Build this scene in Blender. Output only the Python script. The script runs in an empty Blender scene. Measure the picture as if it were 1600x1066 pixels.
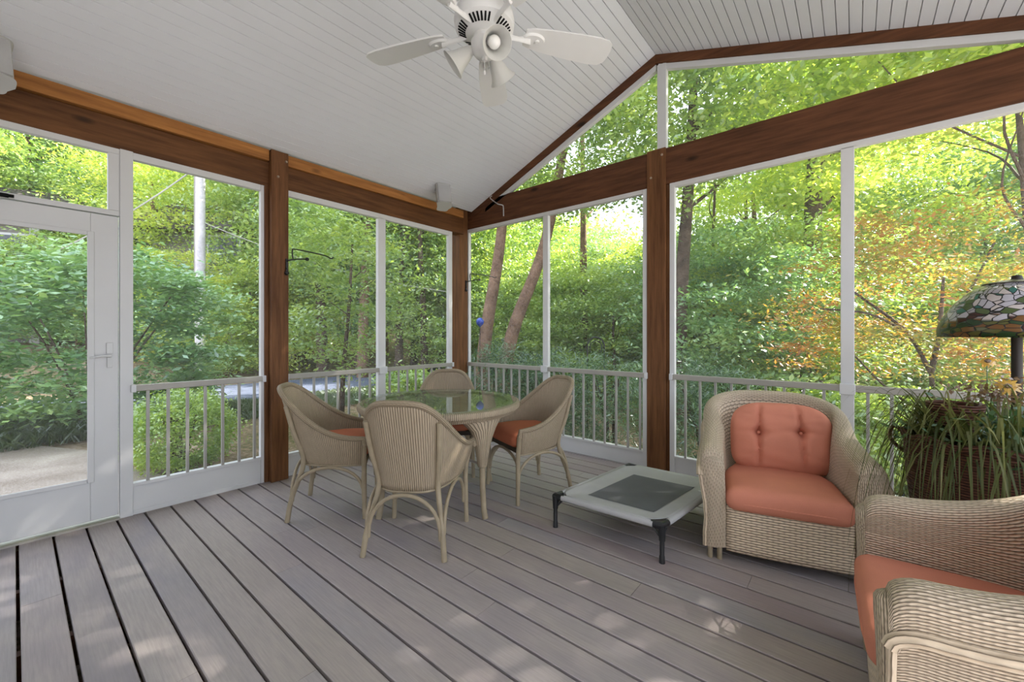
import bpy, math, random
import numpy as np
from mathutils import Vector, Matrix, Euler

random.seed(7)
rng = np.random.default_rng(11)
PI = math.pi
scene = bpy.context.scene
COL = scene.collection

# ------------------------------------------------------------------ camera
cam_data = bpy.data.cameras.new('camera')
cam_data.sensor_fit = 'HORIZONTAL'
cam_data.sensor_width = 36.0
cam_data.lens = 646.2 / 1600.0 * 36.0
cam_data.shift_y = -10.9 / 1600.0
cam_data.clip_start = 0.05
cam_data.clip_end = 500
cam = bpy.data.objects.new('camera', cam_data)
COL.objects.link(cam)
cam.location = (0, 0, 1.2)
cam.rotation_euler = (PI / 2, 0, 0.6932)
scene.camera = cam

# ------------------------------------------------------------------ light
world = bpy.data.worlds.new('sky')
scene.world = world
world.use_nodes = True
wn = world.node_tree
bg = wn.nodes['Background']
bg.inputs['Color'].default_value = (0.85, 0.935, 1.08, 1)
bg.inputs['Strength'].default_value = 2.6
sun_data = bpy.data.lights.new('sun', 'SUN')
sun_data.energy = 19.0
sun_data.angle = math.radians(0.6)
sun_data.color = (1.0, 0.945, 0.85)
sun = bpy.data.objects.new('sun', sun_data)
COL.objects.link(sun)
SUN_DIR = Vector((0.47, 0.85, 0.76)).normalized()
sun.rotation_euler = SUN_DIR.to_track_quat('Z', 'Y').to_euler()
sun.location = (6, 12, 14)

vs = scene.view_settings
vs.view_transform = 'Standard'
vs.look = 'None'
vs.gamma = 1.0
vs.use_curve_mapping = False
vs.exposure = 0.47

# ------------------------------------------------------------------ materials
MATS = {}


class NT:
    """small helper around a material's node tree"""
    def __init__(self, name, rough=0.6, spec=0.3, metal=0.0):
        m = bpy.data.materials.new(name)
        m.use_nodes = True
        self.m = m
        self.t = m.node_tree
        self.b = self.t.nodes['Principled BSDF']
        self.b.inputs['Roughness'].default_value = rough
        self.b.inputs['Metallic'].default_value = metal
        self.b.inputs['Specular IOR Level'].default_value = spec
        MATS[name] = m

    def n(self, typ, **kw):
        nd = self.t.nodes.new(typ)
        for k, v in kw.items():
            setattr(nd, k, v)
        return nd

    def l(self, a, b):
        self.t.links.new(a, b)

    def val(self, x, sock):
        if isinstance(x, (int, float)):
            sock.default_value = x
        else:
            self.l(x, sock)

    def math(self, op, a, b=None, c=None):
        nd = self.n('ShaderNodeMath', operation=op)
        self.val(a, nd.inputs[0])
        if b is not None:
            self.val(b, nd.inputs[1])
        if c is not None:
            self.val(c, nd.inputs[2])
        return nd.outputs[0]

    def noise(self, vec, scale, detail=3, rough=0.5):
        nd = self.n('ShaderNodeTexNoise')
        nd.inputs['Scale'].default_value = scale
        nd.inputs['Detail'].default_value = detail
        nd.inputs['Roughness'].default_value = rough
        if vec is not None:
            self.l(vec, nd.inputs['Vector'])
        return nd.outputs['Fac']

    def ramp(self, fac, stops):
        nd = self.n('ShaderNodeValToRGB')
        el = nd.color_ramp.elements
        el[0].position, el[0].color = stops[0][0], (*stops[0][1], 1)
        el[1].position, el[1].color = stops[-1][0], (*stops[-1][1], 1)
        for p, c in stops[1:-1]:
            e = el.new(p)
            e.color = (*c, 1)
        self.l(fac, nd.inputs['Fac'])
        return nd.outputs['Color']

    def mix(self, fac, a, b, typ='MIX'):
        nd = self.n('ShaderNodeMix', data_type='RGBA', blend_type=typ)
        self.val(fac, nd.inputs[0])
        for s, x in ((6, a), (7, b)):
            if isinstance(x, tuple):
                nd.inputs[s].default_value = (*x, 1)
            else:
                self.l(x, nd.inputs[s])
        return nd.outputs[2]

    def coord(self, which='Object', scale=(1, 1, 1)):
        tc = self.n('ShaderNodeTexCoord')
        mp = self.n('ShaderNodeMapping')
        mp.inputs['Scale'].default_value = scale
        self.l(tc.outputs[which], mp.inputs['Vector'])
        return mp.outputs['Vector']

    def bump(self, h, strength=0.5, dist=0.005):
        nd = self.n('ShaderNodeBump')
        nd.inputs['Strength'].default_value = strength
        nd.inputs['Distance'].default_value = dist
        self.l(h, nd.inputs['Height'])
        self.l(nd.outputs['Normal'], self.b.inputs['Normal'])

    def color(self, c):
        if isinstance(c, tuple):
            self.b.inputs['Base Color'].default_value = (*c, 1)
        else:
            self.l(c, self.b.inputs['Base Color'])


def plain(name, col, rough=0.5, spec=0.3, metal=0.0, var=0.06, scale=6.0, bump=0.0):
    k = NT(name, rough, spec, metal)
    v = k.coord('Object')
    f = k.noise(v, scale, 4)
    lo = tuple(c * (1 - var) for c in col)
    hi = tuple(min(1, c * (1 + var)) for c in col)
    k.color(k.ramp(f, [(0.3, lo), (0.7, hi)]))
    if bump:
        k.bump(k.noise(v, scale * 12, 3), bump, 0.002)
    return k.m


def wood(name, axis, dark, light, knots=True):
    k = NT(name, 0.62, 0.25)
    s = {'x': (0.7, 9, 9), 'y': (9, 0.7, 9), 'z': (9, 9, 0.7)}[axis]
    v = k.coord('Object', s)
    g = k.noise(v, 3.2, 7, 0.62)
    c = k.ramp(g, [(0.28, dark), (0.52, tuple((a + b) / 2 for a, b in zip(dark, light))), (0.74, light)])
    if knots:
        s2 = {'x': (1.3, 3.2, 3.2), 'y': (3.2, 1.3, 3.2), 'z': (3.2, 3.2, 1.3)}[axis]
        vo = k.n('ShaderNodeTexVoronoi')
        vo.inputs['Scale'].default_value = 1.15
        k.l(k.coord('Object', s2), vo.inputs['Vector'])
        f = k.ramp(vo.outputs['Distance'], [(0.05, (1, 1, 1)), (0.11, (0, 0, 0))])
        c = k.mix(f, c, tuple(x * 0.35 for x in dark))
    k.color(c)
    k.bump(g, 0.25, 0.004)
    return k.m


def weave(name, q, p, strand, gap, over=0.55, strength=0.9, vert=False, dist=0.004):
    """woven cane: strands across (pitch p), over and under stakes (pitch q)"""
    k = NT(name, 0.55, 0.25)
    tc = k.n('ShaderNodeTexCoord')
    sx = k.n('ShaderNodeSeparateXYZ')
    k.l(tc.outputs['UV'], sx.inputs[0])
    U, V = sx.outputs[0], sx.outputs[1]
    if vert:
        U, V = V, U
    vr = k.math('DIVIDE', V, p)
    row = k.math('FLOOR', vr)
    prof = k.math('SINE', k.math('MULTIPLY', k.math('FRACT', vr), PI))
    ph = k.math('MULTIPLY', k.math('ADD', k.math('DIVIDE', U, q), row), PI)
    ov = k.math('MULTIPLY_ADD', k.math('COSINE', ph), 0.5, 0.5)
    h = k.math('MULTIPLY', k.math('POWER', prof, 0.6), k.math('MULTIPLY_ADD', ov, over, 1 - over))
    nz = k.noise(k.coord('UV', (14, 90, 1) if not vert else (90, 14, 1)), 1.0, 3)
    base = k.mix(nz, tuple(c * 0.8 for c in strand), tuple(min(1, c * 1.18) for c in strand))
    f = k.ramp(h, [(0.14, (0, 0, 0)), (0.58 if vert else 0.44, (1, 1, 1))])
    k.color(k.mix(f, gap, base))
    k.bump(h, strength, dist)
    return k.m


def leafmat(name, cols, trans=0.45, rough=0.42, tr_gain=1.5, patch=0.9, pmix=0.45, gloss=0.13):
    """leaf: per-leaf colour, light passing through"""
    m = bpy.data.materials.new(name)
    m.use_nodes = True
    t = m.node_tree
    t.nodes.clear()
    out = t.nodes.new('ShaderNodeOutputMaterial')
    geo = t.nodes.new('ShaderNodeNewGeometry')
    oi = t.nodes.new('ShaderNodeObjectInfo')
    rp = t.nodes.new('ShaderNodeValToRGB')
    el = rp.color_ramp.elements
    n = len(cols)
    el[0].position, el[0].color = 0.0, (*cols[0], 1)
    el[1].position, el[1].color = 1.0, (*cols[-1], 1)
    for i in range(1, n - 1):
        e = el.new(i / (n - 1))
        e.color = (*cols[i], 1)
    ad = t.nodes.new('ShaderNodeMath')
    ad.operation = 'MULTIPLY_ADD'
    t.links.new(geo.outputs['Random Per Island'], ad.inputs[0])
    ad.inputs[1].default_value = 0.75
    m2 = t.nodes.new('ShaderNodeMath')
    m2.operation = 'MULTIPLY'
    t.links.new(oi.outputs['Random'], m2.inputs[0])
    m2.inputs[1].default_value = 0.25
    t.links.new(m2.outputs[0], ad.inputs[2])
    gp = t.nodes.new('ShaderNodeTexCoord')
    nz_ = t.nodes.new('ShaderNodeTexNoise')
    nz_.inputs['Scale'].default_value = patch
    nz_.inputs['Detail'].default_value = 2
    t.links.new(gp.outputs['Object'], nz_.inputs['Vector'])
    mr = t.nodes.new('ShaderNodeMapRange')
    mr.inputs[1].default_value = 0.34
    mr.inputs[2].default_value = 0.66
    t.links.new(nz_.outputs['Fac'], mr.inputs[0])
    pm = t.nodes.new('ShaderNodeMix')
    pm.inputs[0].default_value = pmix
    t.links.new(ad.outputs[0], pm.inputs[2])
    t.links.new(mr.outputs[0], pm.inputs[3])
    t.links.new(pm.outputs[0], rp.inputs['Fac'])
    df = t.nodes.new('ShaderNodeBsdfDiffuse')
    tr = t.nodes.new('ShaderNodeBsdfTranslucent')
    gl = t.nodes.new('ShaderNodeBsdfGlossy')
    gl.inputs['Roughness'].default_value = rough
    gl.inputs['Color'].default_value = (0.8, 0.85, 0.9, 1)
    t.links.new(rp.outputs['Color'], df.inputs['Color'])
    g = t.nodes.new('ShaderNodeMix')
    g.data_type = 'RGBA'
    g.blend_type = 'MULTIPLY'
    g.inputs[0].default_value = 1.0
    g.inputs[7].default_value = (tr_gain * 1.06, tr_gain, tr_gain * 0.58, 1)
    t.links.new(rp.outputs['Color'], g.inputs[6])
    t.links.new(g.outputs[2], tr.inputs['Color'])
    mx = t.nodes.new('ShaderNodeMixShader')
    mx.inputs[0].default_value = trans
    t.links.new(df.outputs[0], mx.inputs[1])
    t.links.new(tr.outputs[0], mx.inputs[2])
    mx2 = t.nodes.new('ShaderNodeMixShader')
    mx2.inputs[0].default_value = gloss
    t.links.new(mx.outputs[0], mx2.inputs[1])
    t.links.new(gl.outputs[0], mx2.inputs[2])
    t.links.new(mx2.outputs[0], out.inputs['Surface'])
    MATS[name] = m
    return m


M = {}
M['white'] = plain('white_paint', (0.60, 0.60, 0.605), 0.45, 0.35, var=0.025, scale=3)
M['ceil'] = plain('ceiling_paint', (0.735, 0.75, 0.785), 0.5, 0.3, var=0.02, scale=2)
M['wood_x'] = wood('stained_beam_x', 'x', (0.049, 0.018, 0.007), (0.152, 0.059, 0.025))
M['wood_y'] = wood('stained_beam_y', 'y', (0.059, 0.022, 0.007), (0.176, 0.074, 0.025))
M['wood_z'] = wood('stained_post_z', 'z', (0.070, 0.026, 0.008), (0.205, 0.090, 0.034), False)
M['wood_ledge'] = wood('cedar_ledge', 'y', (0.20, 0.078, 0.020), (0.47, 0.20, 0.055))
M['alu'] = plain('rail_paint', (0.335, 0.315, 0.28), 0.38, 0.5, var=0.04)
M['alu_bal'] = plain('baluster_paint', (0.35, 0.34, 0.315), 0.35, 0.5, var=0.04)
M['iron'] = plain('black_iron', (0.012, 0.012, 0.013), 0.45, 0.4)
M['black'] = plain('black_tube', (0.016, 0.017, 0.019), 0.4, 0.45)
M['plastic'] = plain('speaker_grey', (0.50, 0.50, 0.49), 0.5, 0.3, var=0.03)
M['fan'] = plain('fan_white', (0.76, 0.76, 0.755), 0.4, 0.35, var=0.02)
M['slot'] = plain('dark_slot', (0.01, 0.01, 0.01), 0.8, 0.1)
M['bronze'] = plain('lamp_bronze', (0.022, 0.015, 0.012), 0.5, 0.4)
M['bolt'] = plain('bolt_metal', (0.35, 0.27, 0.2), 0.4, 0.5)

k = NT('deck_boards', 0.55, 0.30)
geo = k.n('ShaderNodeNewGeometry')
isl = geo.outputs['Random Per Island']
big = k.noise(k.coord('Object', (0.9, 2.5, 1)), 1.6, 4, 0.6)
fine = k.noise(k.coord('Object', (3, 60, 1)), 2.2, 5, 0.65)
c1 = k.ramp(isl, [(0.0, (0.235, 0.208, 0.226)), (0.25, (0.320, 0.300, 0.316)), (0.5, (0.300, 0.240, 0.246)), (0.75, (0.355, 0.325, 0.318)), (1.0, (0.330, 0.268, 0.215))])
c2 = k.mix(k.ramp(big, [(0.35, (0, 0, 0)), (0.7, (1, 1, 1))]), c1, (0.40, 0.345, 0.315))
c3 = k.mix(k.ramp(fine, [(0.35, (1, 1, 1)), (0.62, (0, 0, 0))]), c2, (0.225, 0.198, 0.200))
k.color(k.mix(0.45, c2, c3))
k.bump(fine, 0.18, 0.002)
M['deck'] = k.m

M['loom'] = weave('loom_cane', 0.05, 0.0125, (0.40, 0.32, 0.225), (0.045, 0.032, 0.020), 0.15, 1.0, True, 0.004)
M['braid'] = weave('braid_cane', 0.010, 0.009, (0.33, 0.265, 0.18), (0.11, 0.08, 0.055), 0.5, 0.8, False, 0.004)
M['braid_light'] = weave('braid_light', 0.030, 0.016, (0.64, 0.52, 0.38), (0.22, 0.165, 0.115), 0.5, 0.8, False, 0.006)
M['cane'] = plain('cane_pole', (0.30, 0.245, 0.165), 0.5, 0.3, var=0.12, scale=14)
M['wicker'] = weave('resin_wicker', 0.017, 0.0085, (0.62, 0.505, 0.375), (0.13, 0.10, 0.072), 0.62, 1.0, False, 0.005)
M['wicker_panel'] = weave('resin_wicker_panel', 0.024, 0.013, (0.72, 0.585, 0.435), (0.16, 0.12, 0.085), 0.62, 1.0, False, 0.006)
M['basket'] = weave('willow_basket', 0.045, 0.011, (0.13, 0.052, 0.032), (0.012, 0.006, 0.005), 0.6, 1.0, False, 0.010)


def fabric(name, col, scale=260):
    k = NT(name, 0.85, 0.1)
    v = k.coord('Object')
    big = k.noise(v, 7, 4)
    fi = k.noise(k.coord('Object', (1, 1, 1)), scale, 2)
    c = k.mix(big, tuple(x * 0.86 for x in col), tuple(min(1, x * 1.12) for x in col))
    c = k.mix(k.math('MULTIPLY', fi, 0.22), c, tuple(x * 0.6 for x in col))
    k.color(c)
    k.bump(fi, 0.25, 0.0015)
    return k.m


M['terra'] = fabric('terracotta_fabric', (0.61, 0.235, 0.155))
M['orange'] = fabric('rust_fabric', (0.50, 0.165, 0.09))
M['bedgrey'] = fabric('grey_canvas', (0.43, 0.43, 0.435))
M['bedmesh'] = fabric('charcoal_mesh', (0.14, 0.145, 0.155), 400)

gm = bpy.data.materials.new('table_glass')
gm.use_nodes = True
gt = gm.node_tree
gt.nodes.clear()
go = gt.nodes.new('ShaderNodeOutputMaterial')
gf = gt.nodes.new('ShaderNodeFresnel')
gf.inputs['IOR'].default_value = 2.2
gtr = gt.nodes.new('ShaderNodeBsdfTransparent')
gtr.inputs['Color'].default_value = (0.90, 0.965, 0.94, 1)
ggl = gt.nodes.new('ShaderNodeBsdfGlossy')
ggl.inputs['Roughness'].default_value = 0.015
gmx = gt.nodes.new('ShaderNodeMixShader')
ggeo = gt.nodes.new('ShaderNodeNewGeometry')
gsub = gt.nodes.new('ShaderNodeMath')
gsub.operation = 'SUBTRACT'
gsub.inputs[0].default_value = 1.0
gt.links.new(ggeo.outputs['Backfacing'], gsub.inputs[1])
gmul = gt.nodes.new('ShaderNodeMath')
gmul.operation = 'MULTIPLY'
gt.links.new(gf.outputs[0], gmul.inputs[0])
gt.links.new(gsub.outputs[0], gmul.inputs[1])
gt.links.new(gmul.outputs[0], gmx.inputs[0])
gt.links.new(gtr.outputs[0], gmx.inputs[1])
gt.links.new(ggl.outputs[0], gmx.inputs[2])
gt.links.new(gmx.outputs[0], go.inputs['Surface'])
M['glass'] = gm
k = NT('frosted_shade', 0.35, 0.4)
k.color((0.80, 0.80, 0.77))
k.b.inputs['Transmission Weight'].default_value = 0.35
M['shade'] = k.m
k = NT('bulb_white', 0.3, 0.4)
k.color((0.86, 0.86, 0.84))
M['bulb'] = k.m
k = NT('blue_glass', 0.08, 0.6)
k.color((0.02, 0.06, 0.42))
M['blue'] = k.m


def screen_material():
    m = bpy.data.materials.new('insect_screen')
    m.use_nodes = True
    t = m.node_tree
    t.nodes.clear()
    out = t.nodes.new('ShaderNodeOutputMaterial')
    mx = t.nodes.new('ShaderNodeMixShader')
    tp = t.nodes.new('ShaderNodeBsdfTransparent')
    df = t.nodes.new('ShaderNodeBsdfDiffuse')
    df.inputs['Color'].default_value = (0.50, 0.51, 0.52, 1)
    mx.inputs[0].default_value = 0.11
    t.links.new(tp.outputs[0], mx.inputs[1])
    t.links.new(df.outputs[0], mx.inputs[2])
    t.links.new(mx.outputs[0], out.inputs['Surface'])
    return m


M['screen'] = screen_material()

# stained glass of the lamp shade
k = NT('stained_glass', 0.25, 0.5)
tc = k.n('ShaderNodeTexCoord')
mp = k.n('ShaderNodeMapping')
mp.inputs['Scale'].default_value = (38, 12, 1)
k.l(tc.outputs['UV'], mp.inputs['Vector'])
nz = k.n('ShaderNodeTexNoise')
nz.inputs['Scale'].default_value = 0.35
k.l(mp.outputs['Vector'], nz.inputs['Vector'])
av = k.n('ShaderNodeVectorMath', operation='MULTIPLY_ADD')
k.l(nz.outputs['Color'], av.inputs[0])
av.inputs[1].default_value = (1.6, 1.6, 0)
k.l(mp.outputs['Vector'], av.inputs[2])
v1 = k.n('ShaderNodeTexVoronoi')
v1.inputs['Scale'].default_value = 1.0
k.l(av.outputs[0], v1.inputs['Vector'])
v2 = k.n('ShaderNodeTexVoronoi', feature='DISTANCE_TO_EDGE')
v2.inputs['Scale'].default_value = 1.0
k.l(av.outputs[0], v2.inputs['Vector'])
sep = k.n('ShaderNodeSeparateColor')
k.l(v1.outputs['Color'], sep.inputs[0])
suv = k.n('ShaderNodeSeparateXYZ')
k.l(tc.outputs['UV'], suv.inputs[0])
low = k.ramp(sep.outputs[0], [(0.0, (0.020, 0.045, 0.016)), (0.35, (0.085, 0.085, 0.022)), (0.6, (0.14, 0.065, 0.018)), (0.8, (0.05, 0.018, 0.014)), (1.0, (0.30, 0.24, 0.15))])
high = k.ramp(sep.outputs[1], [(0.0, (0.42, 0.40, 0.44)), (0.45, (0.50, 0.44, 0.42)), (0.66, (0.34, 0.31, 0.34)), (0.84, (0.03, 0.13, 0.11)), (0.92, (0.07, 0.10, 0.035)), (1.0, (0.10, 0.10, 0.03))])
for nd in k.t.nodes:
    if nd.type == 'VALTORGB':
        nd.color_ramp.interpolation = 'CONSTANT'
band = k.math('MULTIPLY_ADD', sep.outputs[2], 0.22, -0.11)
hv = k.ramp(k.math('ADD', suv.outputs[1], band), [(0.42, (0, 0, 0)), (0.46, (1, 1, 1))])
gc = k.mix(hv, low, high)
lead = k.ramp(v2.outputs['Distance'], [(0.035, (1, 1, 1)), (0.06, (0, 0, 0))])
k.color(k.mix(lead, gc, (0.012, 0.011, 0.010)))
k.bump(k.math('MINIMUM', v2.outputs['Distance'], 0.08), 0.5, 0.02)
M['stained'] = k.m


def ground_mat(name, stops, s1, s2, rough=0.9, bump=0.5):
    k = NT(name, rough, 0.1)
    v = k.coord('Object')
    a = k.noise(v, s1, 5, 0.6)
    b = k.noise(v, s2, 4, 0.7)
    f = k.math('ADD', k.math('MULTIPLY', a, 0.55), k.math('MULTIPLY', b, 0.45))
    k.color(k.ramp(f, stops))
    k.bump(b, bump, 0.03)
    return k.m


M['soil'] = ground_mat('leaf_litter', [(0.36, (0.035, 0.045, 0.014)), (0.45, (0.11, 0.10, 0.045)), (0.53, (0.24, 0.17, 0.11)), (0.64, (0.46, 0.36, 0.29))], 0.35, 14)
M['patio'] = ground_mat('aggregate_concrete', [(0.38, (0.23, 0.185, 0.15)), (0.5, (0.37, 0.31, 0.265)), (0.62, (0.53, 0.46, 0.40))], 1.2, 60, 0.85, 0.3)
M['bounce_pale'] = ground_mat('bounce_slab_pale', [(0.38, (0.34, 0.335, 0.33)), (0.62, (0.46, 0.455, 0.45))], 1.2, 60, 0.85, 0.2)  # pale surface of the added slab that bounces sunlight into the porch
M['asphalt'] = ground_mat('driveway_asphalt', [(0.38, (0.060, 0.072, 0.105)), (0.62, (0.125, 0.142, 0.19))], 0.8, 40, 0.85, 0.2)
M['bark'] = ground_mat('bark', [(0.36, (0.045, 0.032, 0.024)), (0.64, (0.17, 0.125, 0.095))], 4, 28, 0.9, 0.9)
M['bark_warm'] = ground_mat('bark_warm', [(0.36, (0.09, 0.055, 0.038)), (0.64, (0.30, 0.19, 0.135))], 4, 22, 0.9, 0.9)
M['pole'] = ground_mat('weathered_pole', [(0.36, (0.46, 0.43, 0.45)), (0.64, (0.72, 0.68, 0.71))], 2, 20, 0.8, 0.3)
M['siding'] = plain('grey_siding', (0.24, 0.22, 0.22), 0.7, 0.2)
M['roofing'] = plain('roof_shingle', (0.09, 0.08, 0.08), 0.8, 0.1, var=0.3, scale=10)
M['pane_dark'] = plain('dark_pane', (0.05, 0.06, 0.07), 0.1, 0.5)

G1 = [(0.106, 0.196, 0.045), (0.195, 0.319, 0.069), (0.331, 0.461, 0.097), (0.517, 0.604, 0.145)]
M['leaf_green'] = leafmat('leaves_green', G1, 0.42)
M['leaf_lime'] = leafmat('leaves_lime', [(0.172, 0.290, 0.053), (0.314, 0.444, 0.076), (0.500, 0.588, 0.112), (0.710, 0.710, 0.149)], 0.5)
M['leaf_blue'] = leafmat('leaves_bluegreen', [(0.077, 0.166, 0.065), (0.140, 0.282, 0.104), (0.257, 0.416, 0.158), (0.436, 0.568, 0.225)], 0.35)
M['leaf_dark'] = leafmat('leaves_dark', [(0.028, 0.079, 0.028), (0.057, 0.143, 0.049), (0.114, 0.221, 0.070), (0.173, 0.280, 0.086)], 0.25)
M['leaf_box'] = leafmat('leaves_boxwood', [(0.132, 0.246, 0.041), (0.243, 0.390, 0.062), (0.405, 0.554, 0.086), (0.547, 0.673, 0.114)], 0.35)
M['leaf_maple'] = leafmat('leaves_maple', [(0.09, 0.17, 0.03), (0.17, 0.25, 0.045), (0.30, 0.29, 0.05), (0.42, 0.25, 0.045), (0.44, 0.17, 0.045), (0.28, 0.21, 0.15)], 0.42, 0.5, 1.25, 1.5, 0.62, 0.05)
M['leaf_grass'] = leafmat('leaves_grass', [(0.043, 0.082, 0.017), (0.077, 0.123, 0.025), (0.128, 0.164, 0.043)], 0.35)
M['blade'] = leafmat('planter_blades', [(0.045, 0.060, 0.016), (0.085, 0.105, 0.030), (0.15, 0.16, 0.06), (0.36, 0.32, 0.19)], 0.3, 0.5, 1.3, 6.0, 0.2, 0.03)
M['dried'] = leafmat('dried_heads', [(0.10, 0.055, 0.03), (0.22, 0.13, 0.07), (0.30, 0.2, 0.11)], 0.3)
M['petal'] = leafmat('yellow_petals', [(0.55, 0.30, 0.02), (0.68, 0.42, 0.03)], 0.4)


# ------------------------------------------------------------------ mesh builder
class MB:
    def __init__(self):
        self.V, self.F, self.UV = [], [], []

    def add(self, verts, faces, uvs=None):
        o = len(self.V)
        self.V.extend([tuple(v) for v in verts])
        for i, f in enumerate(faces):
            self.F.append([j + o for j in f])
            self.UV.append(uvs[i] if uvs else [(0, 0)] * len(f))
        return self

    def box(self, x0, x1, y0, y1, z0, z1, mat=None):
        vs_ = [(x, y, z) for z in (z0, z1) for y in (y0, y1) for x in (x0, x1)]
        if mat is not None:
            vs_ = [mat @ Vector(v) for v in vs_]
        fs = [(0, 2, 3, 1), (4, 5, 7, 6), (0, 1, 5, 4), (2, 6, 7, 3), (0, 4, 6, 2), (1, 3, 7, 5)]
        dx, dy, dz = x1 - x0, y1 - y0, z1 - z0
        uv = [[(0, 0), (0, dy), (dx, dy), (dx, 0)], [(0, 0), (dx, 0), (dx, dy), (0, dy)], [(0, 0), (dx, 0), (dx, dz), (0, dz)],
              [(0, 0), (0, dz), (dx, dz), (dx, 0)], [(0, 0), (0, dz), (dy, dz), (dy, 0)], [(0, 0), (dy, 0), (dy, dz), (0, dz)]]
        return self.add(vs_, fs, uv)

    def prism(self, poly, axis, a, b):
        """polygon in the two other axes, extruded along axis from a to b"""
        def P(p, t):
            return {'x': (t, p[0], p[1]), 'y': (p[0], t, p[1]), 'z': (p[0], p[1], t)}[axis]
        n = len(poly)
        vs_ = [P(p, a) for p in poly] + [P(p, b) for p in poly]
        fs = [tuple(range(n))[::-1], tuple(range(n, 2 * n))]
        fs += [(i, (i + 1) % n, n + (i + 1) % n, n + i) for i in range(n)]
        return self.add(vs_, fs)

    def grid(self, P, closed_u=False, closed_v=False, uv=None, flip=False):
        """P[i][j] grid of points"""
        ni, nj = len(P), len(P[0])
        vs_ = [tuple(P[i][j]) for i in range(ni) for j in range(nj)]
        fs, us = [], []
        # metric uvs along the middle lines
        if uv is None:
            mj, mi = nj // 2, ni // 2
            su = [0.0]
            for i in range(1, ni + (1 if closed_u else 0)):
                su.append(su[-1] + (Vector(P[i % ni][mj]) - Vector(P[i - 1][mj])).length)
            sv = [0.0]
            for j in range(1, nj + (1 if closed_v else 0)):
                sv.append(sv[-1] + (Vector(P[mi][j % nj]) - Vector(P[mi][j - 1])).length)
        for i in range(ni if closed_u else ni - 1):
            for j in range(nj if closed_v else nj - 1):
                i2, j2 = (i + 1) % ni, (j + 1) % nj
                f = (i * nj + j, i2 * nj + j, i2 * nj + j2, i * nj + j2)
                if uv is None:
                    q = [(su[i], sv[j]), (su[i + 1], sv[j]), (su[i + 1], sv[j + 1]), (su[i], sv[j + 1])]
                else:
                    q = [uv(i, j), uv(i + 1, j), uv(i + 1, j + 1), uv(i, j + 1)]
                if flip:
                    f, q = f[::-1], q[::-1]
                fs.append(f)
                us.append(q)
        return self.add(vs_, fs, us)

    def tube(self, pts, rad, n=10, cap=True, closed=False, squash=1.0):
        pts = [Vector(p) for p in pts]
        m = len(pts)
        rads = rad if isinstance(rad, (list, tuple)) else [rad] * m
        tang = []
        for i in range(m):
            a = pts[(i - 1) % m] if (closed or i > 0) else pts[0]
            b = pts[(i + 1) % m] if (closed or i < m - 1) else pts[-1]
            tang.append((b - a).normalized())
        up = Vector((0, 0, 1)) if abs(tang[0].z) < 0.9 else Vector((1, 0, 0))
        nrm = (up - tang[0] * up.dot(tang[0])).normalized()
        rings = []
        for i in range(m):
            nrm = nrm - tang[i] * nrm.dot(tang[i])
            nrm = nrm.normalized() if nrm.length > 1e-6 else tang[i].orthogonal().normalized()
            bn = tang[i].cross(nrm)
            rings.append([pts[i] + (nrm * math.cos(2 * PI * j / n) + bn * math.sin(2 * PI * j / n) * squash) * rads[i] for j in range(n)])
        o = len(self.V)
        self.grid(rings, closed_u=closed, closed_v=True)
        if cap and not closed:
            self.F.append([o + j for j in range(n)][::-1])
            self.UV.append([(0, 0)] * n)
            e = o + (m - 1) * n
            self.F.append([e + j for j in range(n)])
            self.UV.append([(0, 0)] * n)
        return self

    def lathe(self, prof, n=24, c=(0, 0, 0), mat=None, uv=None):
        P = []
        for i in range(n):
            a = 2 * PI * i / n
            ring = [Vector((r * math.cos(a), r * math.sin(a), z)) for r, z in prof]
            if mat is not None:
                ring = [mat @ v for v in ring]
            P.append([v + Vector(c) for v in ring])
        return self.grid(P, closed_u=True, uv=uv)

    def build(self, name, mat, parent=None, smooth=True, loc=None, bevel=0, solid=0, angle=40):
        me = bpy.data.meshes.new(name)
        me.from_pydata(self.V, [], self.F)
        uvl = me.uv_layers.new(name='UVMap')
        flat = [c for q in self.UV for p in q for c in p]
        uvl.data.foreach_set('uv', flat)
        me.materials.append(mat)
        me.update()
        if smooth:
            me.polygons.foreach_set('use_smooth', [True] * len(me.polygons))
            try:
                me.set_sharp_from_angle(angle=math.radians(angle))
            except Exception:
                pass
        o = bpy.data.objects.new(name, me)
        COL.objects.link(o)
        if parent is not None:
            o.parent = parent
        if loc is not None:
            o.location = loc
        if solid:
            s = o.modifiers.new('thickness', 'SOLIDIFY')
            s.thickness = solid
            s.offset = 0
        if bevel:
            b = o.modifiers.new('edge', 'BEVEL')
            b.width = bevel
            b.segments = 2
            b.limit_method = 'ANGLE'
        return o


def tag(o, label=None, cat=None, group=None, kind=None):
    if label:
        o['label'] = label
    if cat:
        o['category'] = cat
    if group:
        o['group'] = group
    if kind:
        o['kind'] = kind
    return o


def thing(name, label, cat, loc=(0, 0, 0), rz=0, group=None):
    o = bpy.data.objects.new(name, None)
    COL.objects.link(o)
    o.location = loc
    o.rotation_euler = (0, 0, rz)
    o.empty_display_size = 0.1
    return tag(o, label, cat, group)


def struct(o, label=None):
    return tag(o, label, None, None, 'structure')


def copy_tree(o, parent=None):
    c = o.copy()
    COL.objects.link(c)
    if parent is not None:
        c.parent = parent
    for ch in list(o.children):
        copy_tree(ch, c)
    return c


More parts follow.
